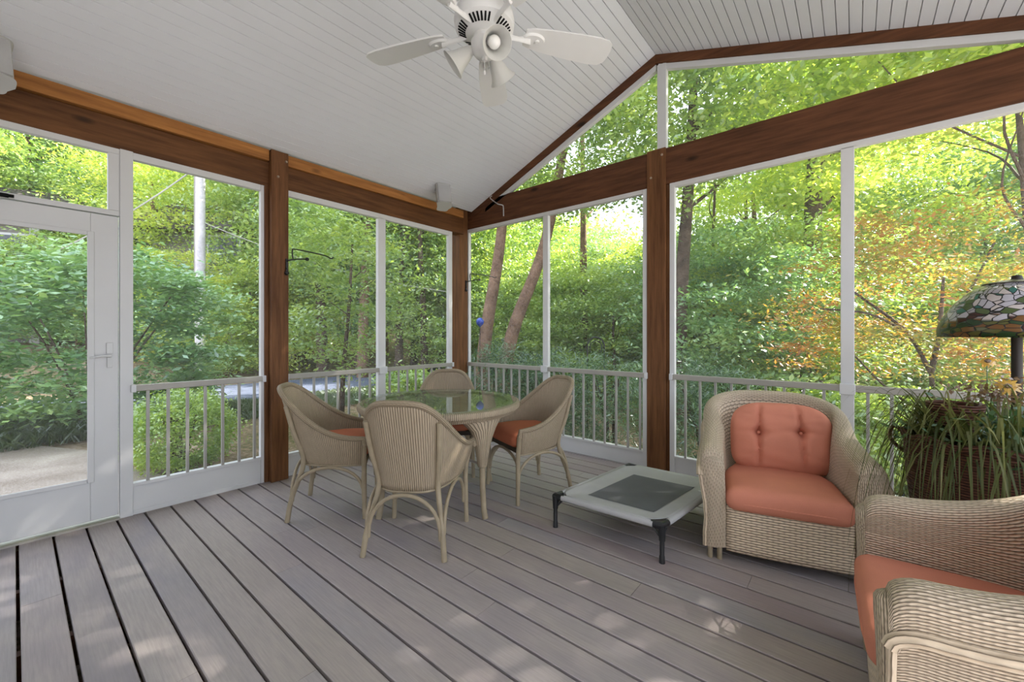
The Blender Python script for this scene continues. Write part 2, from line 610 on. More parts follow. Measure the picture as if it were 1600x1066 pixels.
def rounded_box(w, d, h, r, n=10, puff=0.0, squ=None):
    """subdivided rounded box centred on the origin, top and bottom puffed"""
    mb = MB()
    hw, hd, hh = w / 2, d / 2, h / 2

    def pt(x, y, z):
        v = Vector((x, y, z))
        c = Vector((max(-hw + r, min(hw - r, x)), max(-hd + r, min(hd - r, y)), max(-hh + r, min(hh - r, z))))
        dv = v - c
        p = c + dv.normalized() * r if dv.length > 1e-9 else v
        if puff:
            p.z += math.copysign(puff * (1 - (p.x / hw) ** 2) * (1 - (p.y / hd) ** 2), z) if abs(p.z) > 1e-6 else 0
        if squ:
            p = squ(p)
        return p
    g = [-1 + 2 * i / n for i in range(n + 1)]
    e = [math.copysign(1 - (1 - abs(t)) ** 1.6, t) for t in g]
    for s in (-1, 1):
        mb.grid([[pt(a * hw, b * hd, s * hh) for b in e] for a in e], flip=s < 0)
        mb.grid([[pt(a * hw, s * hd, b * hh) for b in e] for a in e], flip=s > 0)
        mb.grid([[pt(s * hw, a * hd, b * hh) for b in e] for a in e], flip=s < 0)
    return mb


def smooth(a, b, x):
    t = max(0.0, min(1.0, (x - a) / (b - a)))
    return t * t * (3 - 2 * t)


def bez(pts, n):
    """Catmull-Rom through the points"""
    P = [Vector(p) for p in pts]
    P = [P[0] * 2 - P[1]] + P + [P[-1] * 2 - P[-2]]
    out = []
    for i in range(1, len(P) - 2):
        for k_ in range(n):
            t = k_ / n
            a, b, c, d = P[i - 1], P[i], P[i + 1], P[i + 2]
            out.append(0.5 * ((2 * b) + (c - a) * t + (2 * a - 5 * b + 4 * c - d) * t * t + (3 * b - a - 3 * c + d) * t ** 3))
    out.append(P[-2])
    return out


# ================================================================== THE PORCH
XL, YG = -3.676, 3.612          # room-side planes of the left wall and of the gable wall
RX, RZ = -1.352, 3.658          # ridge
SL, SR = 0.4165, 0.326          # slopes of the two ceiling planes
XR = 1.55                       # right end of the porch
YB = -1.70                      # back end of the porch


def ceil_z(x):
    return RZ - SL * (RX - x) if x < RX else RZ - SR * (x - RX)


# floor boards
mb = MB()
pitch, gap, off = 0.1375, 0.0115, 0.011
j0 = math.floor((YB - off) / pitch)
j = j0
while off + (j + 1) * pitch < YG + 0.12:
    y0, y1 = off + j * pitch + gap / 2, off + (j + 1) * pitch - gap / 2
    x = XL - 0.10
    first = True
    while x < XR + 0.1:
        L = random.uniform(0.8, 3.4) if first else random.uniform(2.2, 3.7)
        x2 = min(x + L, XR + 0.1)
        if XR + 0.1 - x2 < 0.4:
            x2 = XR + 0.1
        mb.prism([(y0 + 0.003, 0), (y0, -0.003), (y0, -0.028), (y1, -0.028), (y1, -0.003), (y1 - 0.003, 0)], 'x', x, x2 - 0.002)
        x = x2
        first = False
    j += 1
struct(mb.build('floor', M['deck'], smooth=False), 'weathered grey brown deck board floor')

# house wall behind the camera
mb = MB().box(XL - 0.1, XR + 0.1, YB - 0.12, YB, 0, 3.7)
struct(mb.build('wall_back', M['white'], smooth=False), 'painted house wall at the back of the porch')

# joists and skirt below the deck
mb = MB()
for x in np.arange(XL, XR, 0.6):
    mb.box(x - 0.02, x + 0.02, YB, YG + 0.1, -0.16, -0.03)
mb.box(XL - 0.10, XR + 0.1, YG + 0.12, YG + 0.15, -0.6, -0.002)
mb.box(XL - 0.13, XL - 0.10, YB, YG + 0.15, -0.3, -0.002)
struct(mb.build('trim_1', M['wood_x'], smooth=False), 'joists and skirt boards below the deck')

# ceiling: beadboard planks along the ridge
mb = MB()
w, g, dp = 0.066, 0.0028, 0.013


def ceil_side(xa, xb):
    prof = []
    x = xa
    sgn = 1 if xb > xa else -1
    while (xb - x) * sgn > 0.001:
        x2 = x + sgn * w
        if (x2 - xb) * sgn > 0:
            x2 = xb
        prof += [(x + sgn * g, ceil_z(x) + dp), (x + sgn * g, ceil_z(x + sgn * g)), (x2 - sgn * g, ceil_z(x2 - sgn * g)), (x2 - sgn * g, ceil_z(x2) + dp)]
        x = x2
    return prof


def ceil_grid(prof, flip):
    P = [[(px_, YB, pz_), (px_, YG + 0.02, pz_)] for px_, pz_ in prof]
    mb.grid(P, flip=flip)


pl = [(RX, RZ + dp)] + ceil_side(RX, XL + 0.03)
pr = [(RX, RZ + dp)] + ceil_side(RX, XR + 0.1)
ceil_grid(pl, True)
ceil_grid(pr, False)
# roof above
for prof, e in ((pl, -0.45), (pr, 0.35)):
    xa, xb = RX, prof[-1][0] + e
    za, zb = RZ + 0.16, ceil_z(xb) + 0.16
    mb.add([(xa, YB - 0.2, za), (xb, YB - 0.2, zb), (xb, YG + 0.35, zb), (xa, YG + 0.35, za)], [(0, 1, 2, 3)])
struct(mb.build('ceiling', M['ceil'], smooth=False), 'white beadboard vaulted ceiling')

trim_n = [1]


def trim(mb, mat, label, bevel=0.006, parent=None):
    trim_n[0] += 1
    return struct(mb.build('trim_%d' % trim_n[0], mat, smooth=False, bevel=bevel, parent=parent), label)


# left eave beam in two lengths, its ledge board, gable beam
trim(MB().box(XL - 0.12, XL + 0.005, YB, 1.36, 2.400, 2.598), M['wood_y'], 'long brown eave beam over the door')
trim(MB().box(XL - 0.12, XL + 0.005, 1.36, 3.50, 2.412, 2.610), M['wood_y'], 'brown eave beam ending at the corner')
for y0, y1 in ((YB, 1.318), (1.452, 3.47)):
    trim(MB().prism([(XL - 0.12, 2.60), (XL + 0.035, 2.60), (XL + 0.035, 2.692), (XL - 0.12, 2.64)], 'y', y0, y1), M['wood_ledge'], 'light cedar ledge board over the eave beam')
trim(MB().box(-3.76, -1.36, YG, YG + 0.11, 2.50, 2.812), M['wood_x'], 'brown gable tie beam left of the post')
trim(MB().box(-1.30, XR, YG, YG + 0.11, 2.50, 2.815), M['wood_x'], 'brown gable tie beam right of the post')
# posts
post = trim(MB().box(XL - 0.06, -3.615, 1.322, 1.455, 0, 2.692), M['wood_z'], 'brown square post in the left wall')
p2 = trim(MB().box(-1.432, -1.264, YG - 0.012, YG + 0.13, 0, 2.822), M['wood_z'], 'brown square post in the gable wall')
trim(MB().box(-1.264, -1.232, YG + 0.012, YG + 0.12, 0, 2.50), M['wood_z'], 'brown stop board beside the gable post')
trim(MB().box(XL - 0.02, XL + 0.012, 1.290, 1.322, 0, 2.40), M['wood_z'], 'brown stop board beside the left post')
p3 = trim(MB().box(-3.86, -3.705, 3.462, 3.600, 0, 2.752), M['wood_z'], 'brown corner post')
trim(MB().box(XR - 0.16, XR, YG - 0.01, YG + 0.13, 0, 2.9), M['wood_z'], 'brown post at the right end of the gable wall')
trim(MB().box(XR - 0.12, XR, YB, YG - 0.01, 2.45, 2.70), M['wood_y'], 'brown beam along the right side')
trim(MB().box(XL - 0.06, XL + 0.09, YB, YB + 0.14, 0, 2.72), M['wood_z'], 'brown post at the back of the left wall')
for p, pts in ((post, [(-3.615, 1.435, 2.62), (-3.615, 1.372, 2.48)]), ):
    for q in pts:
        b = MB().lathe([(0.0, 0.012), (0.007, 0.011), (0.010, 0.004), (0.010, 0)], 10, mat=Matrix.Rotation(PI / 2, 4, 'Y'))
        b.build('bolt_head', M['bolt'], parent=p, loc=q)
for q in ((-1.295, YG - 0.012, 2.76), (-1.392, YG - 0.012, 2.58)):
    b = MB().lathe([(0.0, 0.012), (0.007, 0.011), (0.010, 0.004), (0.010, 0)], 10, mat=Matrix.Rotation(PI / 2, 4, 'X'))
    b.build('bolt_head', M['bolt'], parent=p2, loc=q)

# rafters along the gable
def rafter(xa, xb, o0, o1, ya, yb, mat, label, bevel=0.003):
    """band below the ceiling between the offsets o0 and o1"""
    m_ = MB().prism([(xa, ceil_z(xa) - o0), (xb, ceil_z(xb) - o0), (xb, ceil_z(xb) - o1), (xa, ceil_z(xa) - o1)], 'y', ya, yb)
    return trim(m_, mat, label, bevel)


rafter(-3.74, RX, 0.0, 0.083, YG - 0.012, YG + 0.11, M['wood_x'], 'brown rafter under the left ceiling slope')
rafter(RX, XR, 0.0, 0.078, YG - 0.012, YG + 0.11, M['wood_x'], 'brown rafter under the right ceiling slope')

# ------------------------------------------------------------------ screened windows
win_n = [0]


def window(label):
    win_n[0] += 1
    o = bpy.data.objects.new('window_%d' % win_n[0], None)
    COL.objects.link(o)
    return struct(o, label)


def screen_pane(mb_pts, parent, name='screen'):
    m_ = MB().add(mb_pts, [tuple(range(len(mb_pts)))])
    return m_.build(name, M['screen'], parent=parent, smooth=False)


def left_window(y0, y1, mull, label, sill=0.19, top=2.355, btop=2.402):
    """white frame standing in the left wall"""
    w_ = window(label)
    x0, x1 = XL - 0.045, XL
    fr = MB()
    fr.box(x0, x1, y0, y0 + 0.055, 0.0, btop)
    fr.box(x0, x1, y1 - 0.055, y1, 0.0, btop)
    fr.box(x0, x1, y0 + 0.055, y1 - 0.055, top, btop)
    fr.build('frame', M['white'], parent=w_, smooth=False, bevel=0.003)
    kp = MB().box(x0 + 0.008, x1 - 0.008, y0 + 0.055, y1 - 0.055, 0.0, sill)
    kp.box(x0, x1 + 0.004, y0 + 0.055, y1 - 0.055, sill, sill + 0.022)
    kp.box(x0 + 0.004, x1 - 0.004, y0 + 0.06, y1 - 0.06, 0.0, 0.03)
    kp.build('kick_panel', M['white'], parent=w_, smooth=False, bevel=0.002)
    for a, b in mull:
        MB().box(x0, x1, a, b, sill + 0.02, top + 0.01).build('mullion', M['white'], parent=w_, smooth=False, bevel=0.003)
    screen_pane([(x0 + 0.006, y0 + 0.05, sill), (x0 + 0.006, y1 - 0.05, sill), (x0 + 0.006, y1 - 0.05, top), (x0 + 0.006, y0 + 0.05, top)], w_)
    return w_


left_window(0.440, 1.322, [], 'narrow white framed screen between door and brown post')
left_window(1.42, 3.318, [(2.330, 2.415)], 'white framed screen from the post to the corner', 0.17, 2.362, 2.412)
left_window(YB + 0.14, -0.42, [], 'white framed screen behind the door')
# second upright beside the door
MB().box(XL - 0.05, XL + 0.01, 0.440, 0.503, 0.0, 2.404)


def gable_window(x0, x1, mull, label, sill=0.137, top=2.46, btop=2.50, fw=0.07):
    w_ = window(label)
    y0, y1 = YG, YG + 0.045
    fr = MB()
    fr.box(x0, x0 + fw * 0.6, y0, y1, 0.0, btop)
    fr.box(x1 - fw * 0.6, x1, y0, y1, 0.0, btop)
    fr.box(x0 + fw * 0.6, x1 - fw * 0.6, y0, y1, top, btop)
    fr.build('frame', M['white'], parent=w_, smooth=False, bevel=0.003)
    kp = MB().box(x0 + fw * 0.6, x1 - fw * 0.6, y0 + 0.008, y1 - 0.008, 0.0, sill)
    kp.box(x0 + fw * 0.6, x1 - fw * 0.6, y0 - 0.004, y1, sill, sill + 0.018)
    kp.build('kick_panel', M['white'], parent=w_, smooth=False, bevel=0.002)
    for a, b in mull:
        MB().box(a, b, y0, y1, sill + 0.015, top + 0.01).build('mullion', M['white'], parent=w_, smooth=False, bevel=0.003)
    screen_pane([(x0 + 0.03, y1 - 0.006, sill), (x1 - 0.03, y1 - 0.006, sill), (x1 - 0.03, y1 - 0.006, top), (x0 + 0.03, y1 - 0.006, top)], w_)
    return w_


gable_window(-3.745, -1.432, [(-2.573, -2.507)], 'white framed gable screen left of the post')
gable_window(-1.234, XR - 0.16, [(-0.079, -0.006)], 'white framed gable screen right of the post')

# transom over the door
w_ = window('white framed transom screen over the door')
fr = MB()
fr.box(XL - 0.045, XL, -0.42, 0.438, 1.965, 1.998)
fr.box(XL - 0.045, XL, -0.42, 0.438, 2.365, 2.404)
fr.box(XL - 0.045, XL, 0.383, 0.438, 1.998, 2.365)
fr.box(XL - 0.045, XL, -0.42, -0.37, 1.998, 2.365)
fr.build('frame', M['white'], parent=w_, smooth=False, bevel=0.003)
screen_pane([(XL - 0.03, -0.40, 1.98), (XL - 0.03, 0.40, 1.98), (XL - 0.03, 0.40, 2.38), (XL - 0.03, -0.40, 2.38)], w_)

# triangular windows above the tie beam
def tri_window(xa, xb, o0, o1, label):
    w_ = window(label)
    y0, y1 = YG, YG + 0.045
    fr = MB().prism([(xa, ceil_z(xa) - o0), (xb, ceil_z(xb) - o0), (xb, ceil_z(xb) - o1), (xa, ceil_z(xa) - o1)], 'y', y0, y1)
    fr.build('frame', M['white'], parent=w_, smooth=False, bevel=0.003)
    screen_pane([(xa, y1 - 0.006, ceil_z(xa) - o0), (xb, y1 - 0.006, ceil_z(xb) - o0), (xb, y1 - 0.006, 2.80), (xa, y1 - 0.006, 2.80)], w_)
    return w_


wl = tri_window(-3.42, RX, 0.083, 0.135, 'triangular gable screen left of the king post')
MB().box(-1.341, -1.262, YG - 0.004, YG + 0.05, 2.815, 3.56).build('king_post', M['white'], parent=wl, smooth=False, bevel=0.003)
tri_window(RX + 0.02, XR - 0.1, 0.078, 0.128, 'triangular gable screen right of the king post')

# ------------------------------------------------------------------ door
dr = bpy.data.objects.new('door_1', None)
COL.objects.link(dr)
struct(dr, 'white full view porch door with lever handle')
fr = MB()
dx0, dx1 = XL - 0.04, XL - 0.004
fr.box(dx0, dx1, 0.305, 0.432, 0.03, 1.958)
fr.box(dx0, dx1, -0.41, -0.283, 0.03, 1.958)
fr.box(dx0, dx1, -0.283, 0.305, 1.832, 1.958)
fr.box(dx0, dx1, -0.283, 0.305, 0.03, 0.282)
fr.build('door_frame', M['white'], parent=dr, smooth=False, bevel=0.003)
bd = MB()
bd.box(dx1, dx1 + 0.012, 0.290, 0.322, 0.27, 1.842)
bd.box(dx1, dx1 + 0.012, -0.300, -0.268, 0.27, 1.842)
bd.box(dx1, dx1 + 0.012, -0.268, 0.290, 1.815, 1.842)
bd.box(dx1, dx1 + 0.012, -0.268, 0.290, 0.27, 0.297)
bd.build('glazing_bead', M['white'], parent=dr, smooth=False, bevel=0.004)
screen_pane([(dx0 + 0.015, -0.283, 0.28), (dx0 + 0.015, 0.305, 0.28), (dx0 + 0.015, 0.305, 1.832), (dx0 + 0.015, -0.283, 1.832)], dr)
hd = MB()
hd.box(dx1, dx1 + 0.010, 0.375, 0.407, 1.075, 1.145)
hd.box(dx1, dx1 + 0.010, 0.378, 0.404, 0.985, 1.06)
hd.tube([(dx1 + 0.01, 0.39, 1.06), (dx1 + 0.04, 0.39, 1.06), (dx1 + 0.045, 0.35, 1.062), (dx1 + 0.035, 0.30, 1.05)], [0.010, 0.009, 0.008, 0.006], 8)
hd.tube([(dx1 + 0.008, 0.391, 1.005), (dx1 + 0.02, 0.391, 1.005)], 0.010, 10)
hd.build('door_handle', M['white'], parent=dr, bevel=0.004)
th = MB().box(XL - 0.06, XL + 0.02, -0.42, 0.438, 0.0, 0.012)
th.build('threshold', M['alu'], parent=dr, smooth=False)
ups = MB().box(XL - 0.05, XL + 0.006, 0.438, 0.503, 0.0, 2.404)
trim(ups, M['white'], 'white upright on the latch side of the door', 0.003)
dc = MB().box(XL, XL + 0.03, -0.30, -0.02, 1.968, 1.986)
dc.tube([(XL + 0.02, -0.30, 1.977), (XL + 0.02, 0.0, 1.977)], 0.009, 8)
dc.build('door_closer', M['slot'], parent=dr)

# ------------------------------------------------------------------ railings
def rail_left(y0, y1, z, bal, zb, label):
    r_ = thing('railing', label, 'railing', (XL, (y0 + y1) / 2, 0), group=None)
    o = r_.location.y
    MB().box(-0.020, 0.022, y0 - o, y1 - o, z - 0.042, z).build('top_rail', M['alu'], parent=r_, smooth=False, bevel=0.005)
    for yb in bal:
        MB().box(-0.009, 0.009, yb - o - 0.009, yb - o + 0.009, zb, z - 0.04).build('baluster', M['alu_bal'], parent=r_, smooth=False, bevel=0.002)
    for ye in (y0, y1):
        MB().box(-0.026, 0.028, ye - o - 0.013, ye - o + 0.013, z - 0.047, z + 0.004).build('rail_bracket', M['white'], parent=r_, smooth=False, bevel=0.003)
    return r_


rail_left(0.502, 1.285, 0.862, [0.577, 0.684, 0.792, 0.897, 1.006, 1.114, 1.220], 0.212, 'short metal railing between white door upright and brown post')
rail_left(1.458, 3.31, 0.862, list(np.arange(1.581, 2.30, 0.1093)) + list(np.arange(2.46, 3.25, 0.1093)), 0.192, 'metal railing behind the dining set up to the corner')


def rail_gable(x0, x1, z, bal, label):
    r_ = thing('railing', label, 'railing', ((x0 + x1) / 2, YG, 0))
    o = r_.location.x
    MB().box(x0 - o, x1 - o, -0.022, 0.020, z - 0.045, z).build('top_rail', M['alu'], parent=r_, smooth=False, bevel=0.005)
    for b in bal:
        MB().box(b - o - 0.009, b - o + 0.009, -0.009, 0.009, 0.155, z - 0.043).build('baluster', M['alu_bal'], parent=r_, smooth=False, bevel=0.002)
    for e in (x0, x1):
        MB().box(e - o - 0.014, e - o + 0.014, -0.028, 0.026, z - 0.050, z + 0.004).build('rail_bracket', M['white'], parent=r_, smooth=False, bevel=0.003)
    return r_


rail_gable(-3.72, -1.436, 0.852, [x for x in np.arange(-3.593, -1.45, 0.1165) if not -2.60 < x < -2.48], 'long metal railing in front of the gable left of the post')
rail_gable(-1.216, XR - 0.18, 0.856, [x for x in np.arange(-1.102, XR - 0.22, 0.1165) if not -0.10 < x < 0.01], 'long metal railing behind the wicker armchair')
for nm, y0 in (('rail_clamp', 0),):
    for xa in (-2.540, -0.0425):
        c = MB().box(xa - 0.042, xa + 0.042, YG - 0.03, YG + 0.001, 0.792, 0.864)
        trim(c, M['white'], 'white rail clamp on the mullion', 0.003)
trim(MB().box(XL - 0.001, XL + 0.03, 2.328, 2.417, 0.80, 0.872), M['white'], 'white rail clamp on the left wall mullion', 0.003)

# ================================================================== CEILING FAN
FX, FY = RX, 1.423
fan = thing('ceiling_fan', 'white five bladed ceiling fan with three bell lights hanging from the ridge', 'ceiling fan', (FX, FY, 2.645))
MB().tube([(0, 0, 0.10), (0, 0, RZ - 2.645 - 0.03)], 0.013, 12).build('downrod', M['fan'], parent=fan)
MB().lathe([(0.0, RZ - 2.645 + 0.0), (0.075, RZ - 2.645 - 0.01), (0.06, RZ - 2.645 - 0.06), (0.02, RZ - 2.645 - 0.09), (0, RZ - 2.645 - 0.09)], 24).build('canopy', M['fan'], parent=fan)
mh = MB().lathe([(0.0, 0.13), (0.05, 0.128), (0.10, 0.105), (0.135, 0.07), (0.143, 0.03), (0.138, 0.0), (0.072, -0.035), (0.0, -0.036)], 40)
mh = mh.build('motor_housing', M['fan'], parent=fan)
for i in range(40):
    if i % 8 in (0, 7):
        continue
    a = 2 * PI * i / 40 + math.radians(55)
    R_ = Matrix.Rotation(a, 4, 'Z')
    MB().box(-0.019, 0.019, -0.0042, 0.0042, -0.0025, 0.004, R_ @ Matrix.Translation((0.106, 0, -0.0170)) @ Matrix.Rotation(-0.4876, 4, 'Y')).build('vent_slot', M['slot'], parent=mh, smooth=False)
lk = MB().lathe([(0.0, -0.03), (0.05, -0.03), (0.052, -0.055), (0.064, -0.065), (0.058, -0.11), (0.042, -0.13), (0.016, -0.137), (0.012, -0.15), (0, -0.153)], 28)
lk.build('light_fitter', M['fan'], parent=fan)
for kf in range(5):
    a = math.radians(55 + 72 * kf)
    Rz = Matrix.Rotation(a, 4, 'Z')
    tilt = Rz @ Matrix.Rotation(math.radians(-11), 4, 'X')
    up, lo = [], []
    prof = [(0.20, 0.045), (0.24, 0.058), (0.32, 0.068), (0.45, 0.078), (0.57, 0.082), (0.62, 0.076), (0.645, 0.055), (0.652, 0.02)]
    mb = MB()
    ring = [(r, h_) for r, h_ in prof] + [(r, -h_ * 0.92) for r, h_ in reversed(prof)]
    n_ = len(ring)
    vs_ = [tilt @ Vector((r, y, 0.004)) for r, y in ring] + [tilt @ Vector((r, y, -0.004)) for r, y in ring]
    mb.add(vs_, [tuple(range(n_)), tuple(range(n_, 2 * n_))[::-1]] + [(i, n_ + i, n_ + (i + 1) % n_, (i + 1) % n_) for i in range(n_)])
    bl = mb.build('blade', M['fan'], parent=fan, smooth=False)
    ar = MB()
    ar.tube([Rz @ Vector(p) for p in ((0.095, 0, -0.006), (0.135, 0, -0.016), (0.17, 0, -0.016), (0.20, 0, -0.012), (0.225, 0, -0.010))], [0.020, 0.014, 0.013, 0.020, 0.024], 10, squash=0.5)
    pl_ = [tilt @ Vector((0.245 + 0.058 * math.cos(t), 0.036 * math.sin(t), -0.004)) for t in np.linspace(0, 2 * PI, 20, endpoint=False)]
    pb = [tilt @ Vector((0.245 + 0.050 * math.cos(t), 0.030 * math.sin(t), -0.015)) for t in np.linspace(0, 2 * PI, 20, endpoint=False)]
    ar.add(pl_ + pb, [tuple(range(20)), tuple(range(20, 40))[::-1]] + [(i, 20 + i, 20 + (i + 1) % 20, (i + 1) % 20) for i in range(20)])
    ar.lathe([(0, 0), (0.012, 0.0), (0.010, -0.006), (0, -0.007)], 10, mat=tilt @ Matrix.Translation((0.262, 0, -0.015)))
    ar.build('blade_arm', M['fan'], parent=bl)
cam_dir = math.atan2(-FY, -FX)
for aa in (cam_dir + math.radians(22), cam_dir + math.radians(-98), cam_dir + math.radians(142)):
    out = Vector((math.cos(aa), math.sin(aa), 0))
    ax = (out * 0.80 + Vector((0, 0, -0.60))).normalized()
    base = out * 0.058 + Vector((0, 0, -0.092))
    Mx = Matrix.Translation(base) @ ax.to_track_quat('Z', 'Y').to_matrix().to_4x4()
    s_ = MB().lathe([(0.018, 0.0), (0.022, 0.012), (0.030, 0.03), (0.038, 0.055), (0.046, 0.085), (0.058, 0.108), (0.068, 0.118), (0.066, 0.119), (0.055, 0.106), (0.043, 0.083), (0.035, 0.055), (0.027, 0.03), (0.018, 0.012)], 28, mat=Mx)
    s_ = s_.build('bell_shade', M['shade'], parent=fan)
    MB().lathe([(0.0, 0.0), (0.019, 0.0), (0.021, 0.02), (0.016, 0.03)], 14, mat=Mx).build('lamp_holder', M['fan'], parent=s_)
    MB().lathe([(0.013, 0.02), (0.016, 0.04), (0.026, 0.06), (0.029, 0.075), (0.024, 0.092), (0.012, 0.101), (0, 0.103)], 18, mat=Mx).build('bulb', M['bulb'], parent=s_)
ch = MB().tube([(0.02, -0.02, -0.13), (0.022, -0.022, -0.22)], 0.0012, 5)
ch.lathe([(0, 0.004), (0.005, 0), (0.004, -0.016), (0, -0.018)], 8, c=(0.022, -0.022, -0.22))
ch.build('pull_chain', M['fan'], parent=fan)

# ================================================================== SPEAKERS
def speaker(loc, rz, tilt_x, label, w=0.155, h=0.235, d=0.15):
    s = thing('speaker', label, 'speaker', loc, rz, None)
    R_ = Matrix.Rotation(tilt_x, 4, 'X')
    cab = MB()
    ring = []
    for z in np.linspace(-h / 2, h / 2, 8):
        rr = []
        for t in np.linspace(0, 2 * PI, 28, endpoint=False):
            c_, s2 = math.cos(t), math.sin(t)
            x = w / 2 * math.copysign(abs(c_) ** 0.35, c_)
            y = d / 2 * math.copysign(abs(s2) ** 0.45, s2)
            if y > 0:
                x *= 0.72
            rr.append(R_ @ Vector((x, y, z)))
        ring.append(rr)
    cab.grid(ring, closed_v=True)
    n_ = 28
    o0 = 0
    cab.F.append(list(range(n_))[::-1]); cab.UV.append([(0, 0)] * n_)
    cab.F.append([7 * n_ + i for i in range(n_)]); cab.UV.append([(0, 0)] * n_)
    cab.build('cabinet', M['plastic'], parent=s, bevel=0.008)
    gb = rounded_box(w * 0.9, 0.02, h * 0.92, 0.009, 6)
    gb.V = [tuple(R_ @ (Vector(v) + Vector((0, -d / 2, 0)))) for v in gb.V]
    gb.build('grille', M['bedgrey'], parent=s)
    br = MB()
    br.tube([R_ @ Vector((0, d / 2 - 0.01, h * 0.25)), R_ @ Vector((0, d / 2 + 0.03, h * 0.35)), Vector((0.0, d / 2 + 0.03, ceil_z(loc[0]) - loc[2] - 0.03)), Vector((0, d / 2 + 0.01, ceil_z(loc[0]) - loc[2] + 0.0))], 0.012, 8)
    br.lathe([(0, 0), (0.035, 0), (0.035, -0.008), (0.02, -0.014), (0, -0.014)], 16, c=(0, d / 2 + 0.01, ceil_z(loc[0]) - loc[2] + 0.004))
    br.build('mount', M['white'], parent=s)
    return s


speaker((-3.40, 2.93, 2.665), math.radians(66), math.radians(-18), 'small grey speaker on the ceiling slope near the corner post')
speaker((-3.42, -0.085, 2.60), math.radians(98), math.radians(-18), 'small grey speaker on the ceiling at the left edge above the door')

# ================================================================== PLANT HOOKS
def iron_hook(name, label, base, along, out, zoff):
    """wrought bracket: backplate on a post with an upper and a lower arm"""
    h = thing(name, label, 'plant hook', base)
    a, o = Vector(along), Vector(out)
    pl_ = MB()
    pl_.box(-0.008, 0.008, -0.008, 0.008, -0.11, 0.02, Matrix.Translation(o * 0.006))
    pl_.lathe([(0, 0.02), (0.016, 0.012), (0.018, 0), (0.012, -0.012), (0, -0.018)], 10, c=o * 0.008 + Vector((0, 0, -0.10)))
    pl_.lathe([(0, 0.012), (0.010, 0.006), (0.010, -0.006), (0, -0.012)], 10, c=o * 0.01 + Vector((0, 0, -0.06)))
    pl_.build('backplate', M['iron'], parent=h)
    arm = MB()
    pts = [o * 0.01, o * 0.03 + a * 0.02 + Vector((0, 0, 0.01)), o * 0.03 + a * 0.10 + Vector((0, 0, 0.03)), o * 0.03 + a * 0.15 + Vector((0, 0, 0.035))]
    arm.tube(bez(pts, 5), 0.0055, 8)
    arm.lathe([(0, 0.016), (0.012, 0.011), (0.016, 0), (0.012, -0.011), (0, -0.016)], 12, c=o * 0.03 + a * 0.155 + Vector((0, 0, 0.036)))
    arm.build('lower_scroll', M['iron'], parent=h)
    hook = MB()
    pts = [o * 0.03 + a * 0.04 + Vector((0, 0, 0.022)), o * 0.03 + a * 0.035 + Vector((0, 0, 0.09)), o * 0.03 + a * 0.07 + Vector((0, 0, 0.105)), o * 0.03 + a * 0.30 + Vector((0, 0, 0.090)), o * 0.03 + a * 0.36 + Vector((0, 0, 0.070)), o * 0.03 + a * 0.385 + Vector((0, 0, 0.085))]
    hook.tube(bez(pts, 6), 0.0055, 8)
    hook.build('upper_arm', M['iron'], parent=h)
    return h


iron_hook('plant_hook', 'black wrought iron plant hook on the left brown post', (-3.615, 1.436, 1.80), (0, 1, 0), (1, 0, 0), 0)
iron_hook('plant_hook', 'black wrought iron plant hook on the corner post', (-3.705, 3.565, 1.84), (0.45, 0.89, 0), (1, 0, 0), 0)
hk = MB().tube(bez([(-3.30, YG - 0.012, 2.83), (-3.29, YG - 0.05, 2.79), (-3.17, YG - 0.06, 2.70), (-3.12, YG - 0.03, 2.68), (-3.12, YG - 0.012, 2.66), (-3.12, YG - 0.008, 2.56)], 6), 0.006, 8)
tag(hk.build('wire_hook', M['plastic']), 'bent pale wire hook on the gable beam near the corner', 'hook')

# ================================================================== DINING TABLE
TX, TY, TR, TZ = -2.34, 2.00, 0.58, 0.725
tb = thing('dining_table', 'round wicker dining table with a clear glass top', 'table', (TX, TY, 0), math.radians(-5))
MB().lathe([(0.0, TZ - 0.008), (TR - 0.025, TZ - 0.008), (TR - 0.022, TZ - 0.004), (TR - 0.025, TZ), (0.0, TZ)], 72).build('glass_top', M['glass'], parent=tb, angle=25)
rim = MB().lathe([(TR - 0.09, TZ - 0.012), (TR - 0.02, TZ - 0.010), (TR - 0.004, TZ - 0.014), (TR, TZ - 0.03), (TR - 0.004, TZ - 0.048), (TR - 0.02, TZ - 0.056), (TR - 0.03, TZ - 0.075), (TR - 0.05, TZ - 0.082), (TR - 0.09, TZ - 0.07), (TR - 0.09, TZ - 0.012)], 90)
rim.build('woven_rim', M['loom'], parent=tb)
top = MB().lathe([(0, TZ - 0.03), (TR - 0.09, TZ - 0.03), (TR - 0.09, TZ - 0.045), (0, TZ - 0.045)], 60)
top.build('woven_top', M['loom'], parent=tb)
